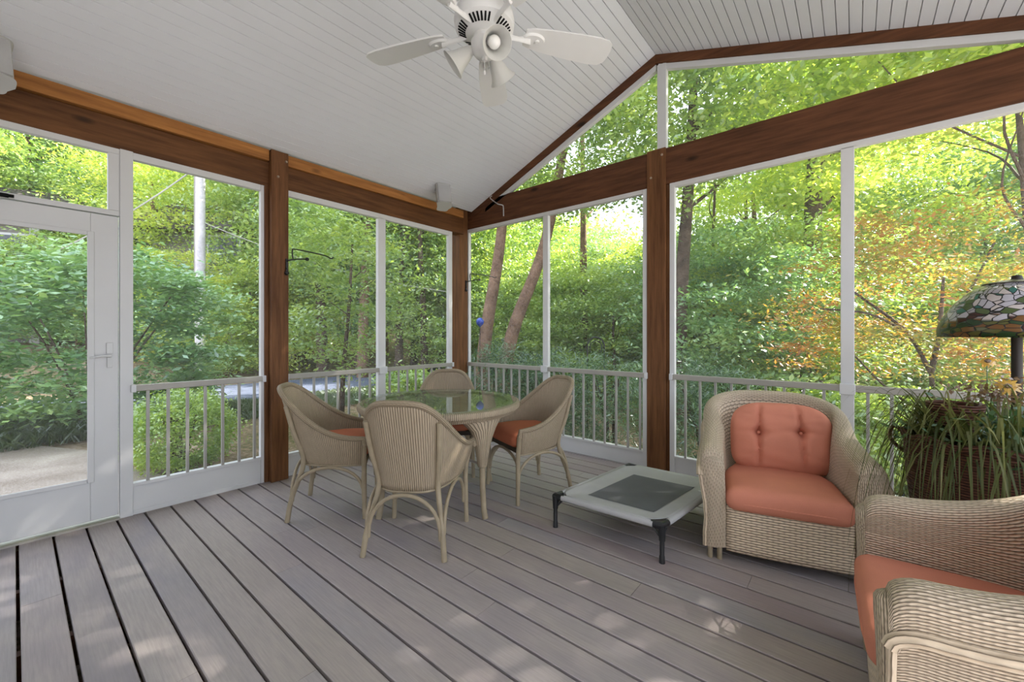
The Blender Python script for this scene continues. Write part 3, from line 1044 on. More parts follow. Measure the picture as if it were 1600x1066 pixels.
for kq in range(4):
    a = PI / 2 * kq
    rad, tan = Vector((math.cos(a), math.sin(a), 0)), Vector((-math.sin(a), math.cos(a), 0))
    leg = MB()
    P = []
    # (height, half width, half depth, radius of the axis)
    for z, hw, hd, ra in ((0.662, 0.205, 0.050, 0.475), (0.63, 0.150, 0.048, 0.478), (0.58, 0.100, 0.046, 0.475), (0.52, 0.070, 0.042, 0.468), (0.45, 0.050, 0.036, 0.463), (0.385, 0.036, 0.030, 0.461), (0.34, 0.030, 0.027, 0.461)):
        row = []
        for t in np.linspace(0, 2 * PI, 28, endpoint=False):
            ct, st = math.cos(t), math.sin(t)
            lat = hw * math.copysign(abs(st) ** 0.7, st)
            rr = ra + hd * math.copysign(abs(ct) ** 0.7, ct) - (lat * lat) / (2 * 0.5)
            row.append(rad * rr + tan * lat + Vector((0, 0, z)))
        P.append(row)
    leg.grid([[P[i][j_] for i in range(len(P))] for j_ in range(28)], closed_u=True)
    lg = leg.build('leg', M['loom'], parent=tb)
    po = MB().tube([rad * 0.461 + Vector((0, 0, 0.345)), rad * 0.463 + Vector((0, 0, 0.2)), rad * 0.475 + Vector((0, 0, 0.06)), rad * 0.49 + Vector((0, 0, 0.0))], [0.021, 0.019, 0.018, 0.020], 12)
    po.lathe([(0.022, 0.012), (0.029, 0.006), (0.029, -0.006), (0.022, -0.012)], 14, c=rad * 0.461 + Vector((0, 0, 0.338)))
    po.build('leg_pole', M['cane'], parent=lg)
MB().tube([(-0.45, 0, 0.345), (0.45, 0, 0.345)], 0.009, 10).tube([(0, -0.45, 0.345), (0, 0.45, 0.345)], 0.009, 10).build('stretcher', M['alu'], parent=tb)

# ================================================================== DINING CHAIRS
def se(c_, e):
    return math.copysign(abs(c_) ** e, c_)


def chair_path(th, w, yf, yb, e1=0.62, e2=0.80):
    return w * se(math.cos(th), e1), yf - (yf - yb) * abs(math.sin(th)) ** e2


def make_dining_chair():
    root = thing('dining_chair', 'woven cane tub dining chair', 'chair', (0, 0, 0))
    N = 56
    ths = [PI * i / N for i in range(N + 1)]

    def rimz(th):
        return 0.528 + 0.318 * (1 - abs(math.cos(th)) ** 2.5)

    def shell_pt(th, t):
        xb, yb = chair_path(th, 0.222, 0.205, -0.215)
        xt, yt = chair_path(th, 0.282, 0.225, -0.355, 0.66, 0.85)
        zb = 0.345
        zt = rimz(th)
        bow = 0.018 * math.sin(PI * t)
        # lean keeps growing with the height of the rim
        lean = (0.15 + 0.85 * t) * t if t < 1 else 1.0
        f = t ** 1.25
        x = xb + (xt - xb) * f
        y = yb + (yt - yb) * f
        x += bow * math.cos(th) * 0.6
        y -= bow * math.sin(th) * 0.6
        return Vector((x, y, zb + (zt - zb) * t))
    P = [[shell_pt(th, t) for t in np.linspace(0, 1, 13)] for th in ths]
    su = [0]
    for i in range(1, N + 1):
        su.append(su[-1] + (P[i][6] - P[i - 1][6]).length)
    sh = MB().grid(P, uv=lambda i, jj: (su[min(i, N)], jj * 0.035))
    sh.build('woven_shell', M['loom'], parent=root, solid=0.012)
    rp = [shell_pt(th, 1.0) for th in ths]
    rp = [rp[0] + Vector((0.006, 0.012, -0.045))] + rp + [rp[-1] + Vector((-0.006, 0.012, -0.045))]
    MB().tube(rp, 0.0175, 10).build('braided_rim', M['braid'], parent=root)
    bp_ = [shell_pt(th, 0.0) for th in ths]
    MB().tube(bp_, 0.009, 8).build('lower_binding', M['cane'], parent=root)
    # legs
    for s in (-1, 1):
        MB().tube(bez([(s * 0.240, 0.222, 0.0), (s * 0.236, 0.219, 0.15), (s * 0.236, 0.218, 0.35), (s * 0.268, 0.226, 0.50)], 4), [0.0145] * 4 + [0.016] * 9, 10).build('leg', M['cane'], parent=root)
        th = PI / 2 - s * 0.62
        a1, a2 = shell_pt(th, 0.05), shell_pt(th, 0.93)
        nrm = Vector((math.cos(th) * 0.5, -math.sin(th), 0)).normalized() * 0.020
        MB().tube(bez([(s * 0.225, -0.255, 0.0), (s * 0.208, -0.232, 0.15), tuple(a1 + nrm), tuple(shell_pt(th, 0.5) + nrm), tuple(a2 + nrm * 0.8)], 5), 0.0155, 10).build('leg', M['cane'], parent=root)
    def arch(p0, p1, zt):
        p0, p1 = Vector(p0), Vector(p1)
        pts = []
        for t in np.linspace(0, 1, 17):
            u = 0.5 - 0.5 * math.cos(PI * t)
            q = p0.lerp(p1, u)
            q.z = p0.z + (zt - p0.z) * math.sin(PI * t) ** 0.8
            pts.append(q)
        return MB().tube(pts, 0.0105, 8)
    for s in (-1, 1):
        arch((s * 0.222, 0.212, 0.13), (s * 0.216, -0.226, 0.11), 0.335).build('side_arch', M['cane'], parent=root)
    arch((0.200, -0.238, 0.10), (-0.200, -0.238, 0.10), 0.335).build('back_arch', M['cane'], parent=root)
    arch((0.222, 0.205, 0.20), (-0.222, 0.205, 0.20), 0.345).build('front_arch', M['cane'], parent=root)
    dk = []
    for th in ths:
        x, y = chair_path(th, 0.218, 0.205, -0.205)
        dk.append((x, y))
    MB().prism(dk[::-1], 'z', 0.350, 0.385).build('seat_deck', M['loom'], parent=root, smooth=False)

    def squ(p):
        ky = (p.y + 0.21) / 0.44
        wf = 0.66 + 0.34 * smooth(0.0, 0.5, ky)
        return Vector((p.x * wf, p.y, p.z))
    cu = rounded_box(0.440, 0.44, 0.105, 0.045, 10, 0.018, squ)
    cu.build('seat_cushion', M['orange'], parent=root, loc=(0, 0.022, 0.440))
    return root


def face(dx, dy):
    return math.atan2(dy, dx) - PI / 2


GC = None
proto = make_dining_chair()
spots = [
    ((-1.995, 1.535), (-0.555, 0.832), 'woven cane tub chair nearest the camera, seen from behind at the glass table'),
    ((-2.785, 1.450), (0.66, 0.75), 'woven cane tub chair in front of the left brown post, left of the glass table'),
    ((-1.960, 2.545), (-0.36, -0.93), 'woven cane tub chair with rust cushion right of the glass table'),
    ((-2.785, 2.44), (0.71, -0.70), 'woven cane tub chair behind the glass table, back to the corner post'),
]
for i, (p, d, lab) in enumerate(spots):
    c = proto if i == 0 else copy_tree(proto)
    c.location = (p[0], p[1], 0)
    c.rotation_euler = (0, 0, face(*d))
    tag(c, lab, 'chair', 'cane dining chairs round the glass table')

# ================================================================== DOG BED
DBL = Vector((-1.435, 2.150, 0))
ex = Vector((0.655, 0.02, 0))
ey = Vector((0.10, 0.86, 0))
db = thing('dog_bed', 'raised grey canvas dog bed with dark mesh centre on black legs', 'dog bed', DBL)
ZB = 0.192


def dbp(u, v, z):
    return ex * u + ey * v + Vector((0, 0, z))


for u in (0, 1):
    for v in (0, 1):
        q = dbp(u, v, 0)
        lg = MB().tube([q, q + Vector((0, 0, 0.035)), q + Vector((0, 0, 0.04)), q + Vector((0, 0, ZB - 0.01))], [0.0155, 0.0145, 0.0125, 0.0125], 12)
        lg.build('leg', M['black'], parent=db)
        ck = MB()
        du = ex.normalized() * (1 if u == 0 else -1)
        dv = ey.normalized() * (1 if v == 0 else -1)
        z_ = Vector((0, 0, ZB))
        ck.tube([q + z_ + du * 0.075, q + z_, q + z_ + dv * 0.075], [0.017, 0.021, 0.017], 12)
        ck.tube([q + Vector((0, 0, ZB + 0.005)), q + Vector((0, 0, ZB - 0.075))], [0.020, 0.016], 12)
        ck.tube([q + du * 0.05 + Vector((0, 0, ZB - 0.012)), q + du * 0.012 + Vector((0, 0, ZB - 0.055))], 0.007, 8)
        ck.tube([q + dv * 0.05 + Vector((0, 0, ZB - 0.012)), q + dv * 0.012 + Vector((0, 0, ZB - 0.055))], 0.007, 8)
        ck.build('corner_joint', M['black'], parent=db)
rails = MB()
for a, b in (((0, 0), (1, 0)), ((1, 0), (1, 1)), ((1, 1), (0, 1)), ((0, 1), (0, 0))):
    rails.tube([dbp(*a, ZB), dbp(*b, ZB)], 0.013, 10)
rails.build('frame', M['black'], parent=db)


def sag(u, v):
    e = min(u, 1 - u, v, 1 - v)
    return ZB + 0.016 - 0.030 * (1 - (1 - min(1, e / 0.5)) ** 2.0) - 0.012 * 0


def bed_grid(u0, u1, v0, v1, n, lift=0.0):
    return [[dbp(u0 + (u1 - u0) * i / n, v0 + (v1 - v0) * j_ / n, sag(u0 + (u1 - u0) * i / n, v0 + (v1 - v0) * j_ / n) + lift) for j_ in range(n + 1)] for i in range(n + 1)]


can = MB()
n = 24
us = [0.0 + i / n for i in range(n + 1)]
P = []
for i in range(n + 1):
    row = []
    for j_ in range(n + 1):
        u, v = i / n, j_ / n
        # the cloth is cut back at the four corners
        cu, cv = min(u, 1 - u), min(v, 1 - v)
        pull = 0.055 * max(0, 1 - (cu + cv) / 0.13)
        uu = u + (0.5 - u) * pull * 2
        vv = v + (0.5 - v) * pull * 2
        wr = 0.004 * math.sin(u * 37 + v * 9) * max(0, 1 - abs(u - 0.09) / 0.08)
        row.append(dbp(uu, vv, sag(u, v) + wr))
    P.append(row)
can.grid(P)
for s in range(4):
    # hems wrapping the tubes
    a, b = [((0.07, 0), (0.93, 0)), ((1, 0.07), (1, 0.93)), ((0.93, 1), (0.07, 1)), ((0, 0.93), (0, 0.07))][s]
    can.tube([dbp(a[0] + (b[0] - a[0]) * t, a[1] + (b[1] - a[1]) * t, ZB) for t in np.linspace(0, 1, 9)], 0.0165, 12)
can.build('canvas', M['bedgrey'], parent=db, solid=0.003)
MB().grid(bed_grid(0.20, 0.83, 0.16, 0.80, 16, 0.004)).build('mesh_panel', M['bedmesh'], parent=db)
MB().box(-0.012, 0.012, -0.008, 0.008, 0, 0.002, Matrix.Translation(dbp(0.92, 0.72, ZB + 0.008))).build('care_tag', M['white'], parent=db, smooth=False)

# ================================================================== WICKER ARMCHAIRS
def make_armchair():
    root = thing('wicker_armchair', 'wicker armchair', 'armchair', (0, 0, 0))
    YF, YBK, W = 0.330, -0.245, 0.275
    fine = [math.asin((dy / (YF - YBK)) ** (1 / 0.70)) for dy in (0.0, 0.006, 0.016, 0.03, 0.048, 0.07, 0.10)]
    mid = [t for t in (PI * i / 64 for i in range(65)) if fine[-1] + 0.03 < t < PI - fine[-1] - 0.03]
    ths = fine + mid + [PI - t for t in reversed(fine)]
    N = len(ths) - 1

    def H(th):
        s = math.sin(th)
        dy = (YF - YBK) * abs(s) ** 0.70
        R = 0.075
        drop = R - math.sqrt(max(0.0, R * R - (R - dy) ** 2)) if dy < R else 0.0
        return 0.590 + 0.232 * (1 - abs(math.cos(th)) ** 2.3) - 0.62 * drop

    def section(th):
        h = H(th)
        bk = smooth(0.45, 0.95, math.sin(th))
        T = 0.118 - 0.030 * bk
        pts = []
        lean = 0.015 + 0.135 * bk
        for z in (0.07, 0.18, 0.28, 0.38, 0.46):
            pts.append((0.0 + lean * max(0, (z - 0.30)) / 0.5, z))
        hz = h - 0.055
        if hz > 0.47:
            for f in (0.33, 0.66, 1.0):
                z = 0.46 + (hz - 0.46) * f
                pts.append((lean * (z - 0.30) / 0.5, z))
        i0 = pts[-1][0]
        for a in np.linspace(PI * 0.9, 0.0, 9):
            pts.append((i0 + T / 2 + (T / 2) * math.cos(a), hz + 0.055 * math.sin(a) ** 0.9))
        o0 = i0 + T
        ob = 0.092
        for f in (0.12, 0.28, 0.45, 0.65, 0.82, 1.0):
            z = hz + (0.06 - hz) * f
            o = ob + (o0 - ob) * (1 - smooth(0.0, 0.62, f))
            if f > 0.8:
                o += 0.006
            pts.append((o, z))
        return pts
    base = [Vector((*chair_path(th, W, YF, YBK, 0.50, 0.70), 0)) for th in ths]
    nr = []
    for i in range(N + 1):
        a, b = base[max(0, i - 1)], base[min(N, i + 1)]
        t = (b - a).normalized()
        nr.append(Vector((-t.y, t.x, 0)))
    P = []
    for i, th in enumerate(ths):
        P.append([base[i] + nr[i] * o + Vector((0, 0, z)) for o, z in section(th)])
    nj = len(P[0])
    su = [0]
    for i in range(1, N + 1):
        mid = (P[i][nj // 2] - P[i - 1][nj // 2]).length
        su.append(su[-1] + mid)
    svv = [0]
    for j_ in range(1, nj):
        svv.append(svv[-1] + (P[12][j_] - P[12][j_ - 1]).length)
    mb = MB().grid(P, uv=lambda i, j_: (su[min(i, N)], svv[min(j_, nj - 1)]), flip=True)
    mb.build('woven_body', M['wicker'], parent=root)
    # rounded front faces of the arms
    for e, sg in ((0, 1), (N, -1)):
        sec = P[e]
        cap = MB()
        m2 = nj // 2
        # pair inner and outer points by height
        inner = sec[:m2 + 1]
        outer = sec[m2:][::-1]
        K = 14

        def samp(lst, t):
            f = t * (len(lst) - 1)
            i_ = min(int(f), len(lst) - 2)
            return lst[i_].lerp(lst[i_ + 1], f - i_)
        G_ = []
        for a in np.linspace(0, 1, K):
            p, q = samp(inner, a), samp(outer, a)
            row = []
            for b in np.linspace(0, 1, 8):
                r_ = p.lerp(q, b)
                r_.y += 0.026 * math.sin(PI * b) ** 0.7 * min(1, (1 - a) * 5) * (0.5 + 0.5 * smooth(0, 0.6, a))
                row.append(r_)
            G_.append(row)
        cap.grid(G_, flip=sg > 0)
        cap.build('arm_front', M['wicker'], parent=root)
        for dx in (0.03, 0.075):
            MB().tube([(sg * (W + dx), YF - 0.01, 0.0), (sg * (W + dx), YF - 0.01, 0.09)], 0.013, 10).build('foot', M['cane'], parent=root)
    for dx in (-0.22, 0.22):
        MB().tube([(dx, YBK - 0.04, 0.0), (dx, YBK - 0.03, 0.10)], 0.014, 10).build('foot', M['cane'], parent=root)
    # braided edging along the outside of the arms
    k0 = next(j_ for j_ in range(nj // 2 + 2, nj) if section(ths[9])[j_][1] < H(ths[9]) - 0.058)
    edge = [P[i][k0] + nr[i] * 0.004 for i in range(N + 1)]
    MB().tube(edge, 0.018, 8).build('braided_edging', M['braid_light'], parent=root)
    for e in (0, N):
        q = [P[e][j_] + nr[e] * 0.003 + Vector((0, -0.004, 0)) for j_ in range(k0, nj)]
        MB().tube(q, 0.010, 8).build('arm_binding', M['braid_light'], parent=root)
    fr = MB()
    G_ = []
    for x in np.linspace(-W + 0.002, W - 0.002, 13):
        G_.append([Vector((x, YF - 0.012 + 0.012 * (1 - (x / W) ** 2), z)) for z in np.linspace(0.05, 0.30, 9)])
    fr.grid(G_, flip=True)
    fr.build('front_panel', M['wicker_panel'], parent=root, solid=0.012)
    MB().box(-W, W, YBK + 0.05, YF - 0.03, 0.235, 0.262).build('seat_deck', M['wicker_panel'], parent=root, smooth=False)
    # seat cushion
    sw, sd, shh = 0.555, 0.60, 0.120

    def squ(p):
        ky = (p.y + sd / 2) / sd
        wf = 0.74 + 0.26 * smooth(0.0, 0.45, ky)
        return Vector((p.x * wf, p.y, p.z))
    sc = rounded_box(sw, sd, shh, 0.050, 14, 0.020, squ).build('seat_cushion', M['terra'], parent=root, loc=(0, YF + 0.035 - sd / 2, 0.333))
    lp = []
    for t in np.linspace(0, 2 * PI, 64, endpoint=False):
        x = sw / 2 * se(math.cos(t), 0.3)
        y = sd / 2 * se(math.sin(t), 0.3)
        lp.append(squ(Vector((x, y, 0.0))) * 1.0 + Vector((0, 0, -0.012)))
    MB().tube(lp, 0.0048, 6, closed=True).build('piping', M['terra'], parent=sc)
    # tufted back cushion
    bw, bh, bt = 0.530, 0.410, 0.150
    mbk = MB()
    btn = ((-0.10, 0.035), (0.115, 0.02))

    def surf(u, v, front):
        x, z = bw / 2 * u, bh / 2 * v
        # outline, corners rounded more at the top
        ex_ = 5.0 if v < 0 else 3.2
        rr = (abs(u) ** ex_ + abs(v) ** ex_) ** (1 / ex_)
        m_ = max(abs(u), abs(v))
        k_ = m_ / rr if rr > 1e-6 else 1
        x *= k_
        z *= k_
        e = max(0.0, 1 - m_ ** 2.6)
        t = bt / 2 * e ** 0.55
        if front:
            for bx, bz in btn:
                d2 = math.hypot(x - bx, z - bz)
                t -= 0.052 * math.exp(-(d2 / 0.030) ** 2) * e
                # creases running up and down from the button
                lx = x - bx - 0.10 * (z - bz) * (1 if bx < 0 else -0.5) * (1 if z > bz else 0.4)
                t -= 0.036 * math.exp(-(lx / 0.012) ** 2) * (1 - 0.4 * abs(z - bz) / 0.2) * e ** 0.4
                t -= 0.010 * math.exp(-((z - bz) / 0.014) ** 2) * math.exp(-(abs(x - bx) / 0.10) ** 2)
            t += 0.005 * math.sin(u * 21 + v * 6 + 3 * u * v) * e * abs(u) ** 2 + 0.004 * math.sin(v * 19 - u * 4) * e * abs(v)
        return Vector((x, t if front else -t * 0.7, z))
    for front in (True, False):
        n_ = 44 if front else 14
        g_ = np.linspace(-1, 1, n_ + 1)
        mbk.grid([[surf(a, b, front) for b in g_] for a in g_], flip=front)
    bc = mbk.build('back_cushion', M['terra'], parent=root, loc=(-0.035, YBK + 0.105, 0.578), angle=75)
    bc.rotation_euler = (math.radians(14), 0, 0)
    for bx, bz in btn:
        MB().lathe([(0, 0.006), (0.007, 0.004), (0.009, 0), (0.0, -0.004)], 10, mat=Matrix.Rotation(-PI / 2, 4, 'X'), c=(bx, bt / 2 - 0.050, bz)).build('button', M['terra'], parent=bc)
    return root


ac = make_armchair()
e_ = Vector((0.967, 0.255, 0))
f_ = Vector((0.255, -0.967, 0))           # facing direction
fl = Vector((-0.597, 2.395, 0))           # front left foot seen from the camera
ctr = fl + e_ * 0.345 - f_ * 0.325
ac.location = (ctr.x, ctr.y, 0)
ac.rotation_euler = (0, 0, face(f_.x, f_.y))
tag(ac, 'wicker armchair with tufted back cushion facing the room before the gable railing', 'armchair', 'wicker armchairs')
ac2 = copy_tree(ac)
ac2.location = (0.372, 1.782, 0)
ac2.rotation_euler = (0, 0, face(-1, -0.055))
tag(ac2, 'wicker armchair cut off by the right edge, nearest the camera, turned sideways', 'armchair', 'wicker armchairs')

# ================================================================== FLOOR LAMP
LX, LY = 0.585, 3.02
lamp = thing('floor_lamp', 'bronze floor lamp with a stained glass dome shade at the right edge', 'lamp', (LX, LY, 0))
MB().lathe([(0, 0.0), (0.15, 0.0), (0.15, 0.012), (0.12, 0.025), (0.05, 0.04), (0.022, 0.07), (0.0, 0.08)], 32).build('base', M['bronze'], parent=lamp)
MB().tube([(0, 0, 0.05), (0, 0, 1.43)], 0.019, 14).build('pole', M['bronze'], parent=lamp)
shp = [(0.262, 1.185), (0.264, 1.22), (0.256, 1.255), (0.235, 1.30), (0.20, 1.352), (0.155, 1.400), (0.11, 1.433)]
nn = 56
sh = MB().lathe([(r, z) for r, z in shp], nn, uv=lambda i, j_: (i / nn, j_ / 6.0))
sh.build('shade', M['stained'], parent=lamp, solid=0.006)
MB().lathe([(0.112, 1.432), (0.112, 1.440), (0.06, 1.452), (0.02, 1.458), (0.016, 1.475), (0.0, 1.480)], 32).build('finial_cap', M['bronze'], parent=lamp)
for a in (0.4, 2.5, 4.6):
    MB().tube([(0.0, 0, 1.43), (0.10 * math.cos(a), 0.10 * math.sin(a), 1.432)], 0.004, 6).build('spider_arm', M['bronze'], parent=lamp)
MB().tube([(0.05, -0.02, 1.30), (0.05, -0.02, 1.05)], 0.0012, 5).build('pull_chain', M['bronze'], parent=lamp)

# ================================================================== PLANTER BASKET
PX, PY = 0.475, 2.66
pb = thing('basket_planter', 'large dark red willow basket planter spilling grass by the right edge', 'planter', (PX, PY, 0), math.radians(8))
prof = [(0.0, 0.0), (0.20, 0.0), (0.215, 0.06), (0.245, 0.28), (0.275, 0.55), (0.285, 0.74), (0.27, 0.745), (0.262, 0.68), (0.0, 0.67)]
SXB = Matrix.Diagonal((1.08, 0.92, 1, 1))
bk = MB().lathe(prof, 56, mat=SXB)
bk = bk.build('basket', M['basket'], parent=pb)
rp = [SXB @ Vector((0.28 * math.cos(t), 0.28 * math.sin(t), 0.742 + 0.010 * math.sin(9 * t))) for t in np.linspace(0, 2 * PI, 60, endpoint=False)]
MB().tube(rp, 0.016, 8, closed=True).build('rim', M['basket'], parent=bk)
for a in (2.7, 0.2):
    hl = MB()
    q = Vector((0.30 * math.cos(a), 0.26 * math.sin(a), 0.72))
    hl.tube(bez([q, q + Vector((0.05 * math.cos(a), 0.05 * math.sin(a), 0.03)), q + Vector((0.06 * math.cos(a + 0.5), 0.06 * math.sin(a + 0.5), -0.03)), q + Vector((0.0, -0.05, -0.09))], 5), 0.008, 7)
    hl.build('handle', M['basket'], parent=bk)
MB().lathe([(0.0, 0.64), (0.055, 0.64), (0.065, 0.78), (0.082, 0.90), (0.092, 0.90), (0.088, 0.87), (0.07, 0.86), (0.0, 0.86)], 20, c=(-0.15, -0.03, 0)).build('inner_pot', M['basket'], parent=pb)
gr = MB()
r2 = random.Random(5)


def blade(mb_, p0, az, length, rise, width, droop):
    pts = []
    d = Vector((math.cos(az), math.sin(az), 0))
    for t in np.linspace(0, 1, 8):
        q = Vector(p0) + d * (length * 0.55 * t ** 0.9) + Vector((0, 0, rise * math.sin(PI * 0.62 * t) - droop * t ** 2.6))
        pts.append(q)
    side = Vector((-d.y, d.x, 0.25)).normalized()
    P_ = []
    for i_, q in enumerate(pts):
        w2 = width * (1 - (i_ / 7) ** 2) + 0.0006
        P_.append([q - side * w2, q + side * w2])
    mb_.grid(P_)


for i in range(620):
    a = r2.uniform(0, 2 * PI)
    rr = 0.24 * math.sqrt(r2.random())
    L = r2.uniform(0.25, 0.70)
    az = a + r2.gauss(0, 0.7)
    blade(gr, (rr * math.cos(a), rr * math.sin(a) * 0.9, 0.68), az, L, r2.uniform(0.12, 0.36), r2.uniform(0.0022, 0.0060), r2.uniform(0.05, 0.85) ** 1.0)
tag(gr.build('grass_blades', M['blade'], parent=pb, smooth=False), None, None, None, 'stuff')


def leaf_arrays(C, size, nrm_bias, aspect=0.55, seed=0, sizevar=0.4):
    """rhombic leaves at the points C (n,3)"""
    g_ = np.random.default_rng(seed)
    n_ = len(C)
    nz_ = g_.normal(size=(n_, 3))
    nz_[:, 2] = np.abs(nz_[:, 2]) + nrm_bias
    nz_ /= np.linalg.norm(nz_, axis=1, keepdims=True)
    t = g_.normal(size=(n_, 3))
    u = np.cross(nz_, t)
    u /= np.linalg.norm(u, axis=1, keepdims=True)
    v = np.cross(nz_, u)
    s = size * (1 + sizevar * (g_.random((n_, 1)) * 2 - 1))
    a = u * s
    b = v * s * aspect
    V_ = np.stack([C - a, C - b * 0.9 + a * 0.1, C + a, C + b * 0.9 + a * 0.1], axis=1).reshape(-1, 3)
    return V_


def leaf_mesh(name, V_, mat):
    n_ = len(V_) // 4
    me = bpy.data.meshes.new(name)
    me.vertices.add(len(V_))
    me.vertices.foreach_set('co', V_.astype(np.float32).ravel())
    me.loops.add(n_ * 4)
    me.loops.foreach_set('vertex_index', np.arange(n_ * 4, dtype=np.int32))
    me.polygons.add(n_)
    me.polygons.foreach_set('loop_start', np.arange(0, n_ * 4, 4, dtype=np.int32))
    me.update(calc_edges=True)
    me.materials.append(mat)
    return me


def mesh_obj(name, me, parent=None, loc=None):
    o = bpy.data.objects.new(name, me)
    COL.objects.link(o)
    if parent is not None:
        o.parent = parent
    if loc is not None:
        o.location = loc
    return o


C = rng.normal(size=(1500, 3)) * np.array([0.13, 0.10, 0.05]) + np.array([0.03, 0.0, 0.76])
tag(mesh_obj('foliage', leaf_mesh('foliage', leaf_arrays(C, 0.020, 0.3, 0.5, 3), M['leaf_dark']), pb), None, None, None, 'stuff')
C = rng.normal(size=(420, 3)) * np.array([0.06, 0.05, 0.025]) + np.array([-0.02, -0.02, 0.95])
tag(mesh_obj('dried_flower_head', leaf_mesh('dried_flower_head', leaf_arrays(C, 0.011, 0.3, 0.5, 4), M['dried']), pb), None, None, None, 'stuff')
st = MB()
for dx, dy in ((-0.05, 0), (-0.02, -0.03), (0.0, 0.02)):
    st.tube(bez([(dx * 0.5, dy, 0.67), (dx, dy, 0.80), (dx * 1.3, dy * 1.2, 0.95)], 4), 0.0025, 5)
st.build('flower_stems', M['dried'], parent=pb)
for k_, (fx, fy, fz, sc_) in enumerate(((0.00, -0.05, 0.985, 0.040), (-0.01, 0.10, 1.08, 0.026))):
    fl_ = MB()
    ax = Vector((-0.25, -0.8, 0.55)).normalized().to_track_quat('Z', 'Y').to_matrix().to_4x4()
    for i in range(13):
        a = 2 * PI * i / 13
        R_ = Matrix.Translation((fx, fy, fz)) @ ax @ Matrix.Rotation(a, 4, 'Z')
        L = sc_ * (0.9 + 0.2 * ((i * 7) % 5) / 5)
        fl_.add([R_ @ Vector(p) for p in ((0.008, 0, 0.002), (L * 0.55, -0.007, 0.0), (L, -0.002, -0.010), (L, 0.002, -0.010), (L * 0.55, 0.007, 0.0))], [(0, 1, 2, 3, 4)])
    fo = fl_.build('yellow_flower', M['petal'], parent=pb, smooth=False)
    MB().lathe([(0, 0.010), (0.008, 0.007), (0.011, 0.0), (0, -0.003)], 12, mat=Matrix.Translation((fx, fy, fz)) @ ax).build('flower_eye', M['dried'], parent=fo)
    MB().tube(bez([(fx * 0.4, fy * 0.4, 0.6), (fx * 0.9, fy, 0.8), (fx, fy + 0.01, fz)], 5), 0.002, 5).build('flower_stem', M['leaf_dark'], parent=fo)

#OUTDOORS#
# ================================================================== OUTDOORS
def gz(x, y):
    r = math.hypot(x, y)
    z = -0.16
    z -= 0.55 * smooth(3.8, 6.5, y) * smooth(-7.5, -4.5, x)
    z += 0.16 * max(0.0, r - 15.0) * smooth(-2.0, -12.0, x) + 0.06 * max(0.0, r - 16.0) * (1 - smooth(-2.0, -12.0, x))
    return z


def smooth(a, b, x):
    t = (x - a) / (b - a)
    t = max(0.0, min(1.0, t))
    return t * t * (3 - 2 * t)


def at(u, d):
    """ground position seen in column u of the photograph at depth d"""
    t = (u - 800) / 646.2
    return (-0.6391 + t * 0.7691) * d, (0.7691 + t * 0.6391) * d


g = MB()
xs = np.concatenate([np.linspace(-60, -20, 15), np.linspace(-19, 8, 55), np.linspace(10, 45, 14)])
ys = np.concatenate([np.linspace(-30, -6, 9), np.linspace(-5, 16, 43), np.linspace(18, 60, 16)])
g.grid([[Vector((x, y, gz(x, y) + 0.03 * math.sin(1.7 * x + 0.3) * math.sin(1.3 * y) - (0.12 if (XL - 0.2 < x < XR + 0.2 and y < YG + 0.2) else 0))) for y in ys] for x in xs])
struct(g.build('ground', M['soil']), 'leaf strewn woodland ground')
pp = [(-3.83, -6), (-9.5, -6), (-8.5, -0.6), (-7.6, 0.15), (-6.6, 0.62), (-5.6, 0.72), (-4.9, 0.95), (-4.4, 1.35), (-3.83, 1.55)]
tag(MB().prism(pp, 'z', -0.20, -0.135).build('patio', M['patio'], smooth=False), 'pale exposed aggregate patio outside the porch door', 'patio', None, 'structure')
dv = MB()
G_ = []
for y in np.linspace(-14, 26, 41):
    bend = 0.012 * max(0, y - 4) ** 2
    G_.append([Vector((-12.3 + bend + 3.0 * t, y, gz(-12.3 + bend + 3.0 * t, y) + 0.055)) for t in np.linspace(0, 1, 7)])
dv.grid(G_)
tag(dv.build('driveway', M['asphalt']), 'blue grey asphalt driveway beyond the lawn', 'driveway', None, 'structure')

tag(MB().box(XR + 0.15, 14, -9, 5.5, -0.25, -0.12).build('bounce_slab', M['bounce_pale'], smooth=False), 'added pale slab right of the porch, out of view, bouncing sunlight onto the ceiling', 'bounce_slab', None, 'structure')  # unseen slab, added to throw sunlight up onto the ceiling


# grass
def grass(name, n_, area, label, h=0.10, mat='leaf_grass'):
    xs_, ys_ = area(n_)
    zs = np.array([gz(a, b) for a, b in zip(xs_, ys_)]) + 0.02
    C_ = np.stack([xs_, ys_, zs], 1)
    az = rng.uniform(0, 2 * PI, n_)
    hh = h * rng.uniform(0.5, 1.3, n_)
    side = np.stack([np.cos(az), np.sin(az), np.zeros(n_)], 1) * 0.006
    lean = np.stack([rng.normal(0, 0.35, n_), rng.normal(0, 0.35, n_), np.ones(n_)], 1) * hh[:, None]
    V_ = np.stack([C_ - side, C_ + side, C_ + side * 0.6 + lean * 0.6, C_ + lean * np.array([1.5, 1.5, 1.0])], 1).reshape(-1, 3)
    return tag(mesh_obj(name, leaf_mesh(name, V_, M[mat])), label, 'grass', None, 'stuff')


grass('lawn', 26000, lambda n_: (rng.uniform(-9.2, -7.3, n_), rng.uniform(1.8, 8.0, n_)), 'green lawn strip between porch and driveway', 0.09)
grass('grass_strip', 9000, lambda n_: (rng.uniform(-9.6, -7.4, n_), rng.uniform(-2.5, 0.9, n_)), 'tufted grass edging the patio under the big bush', 0.15)


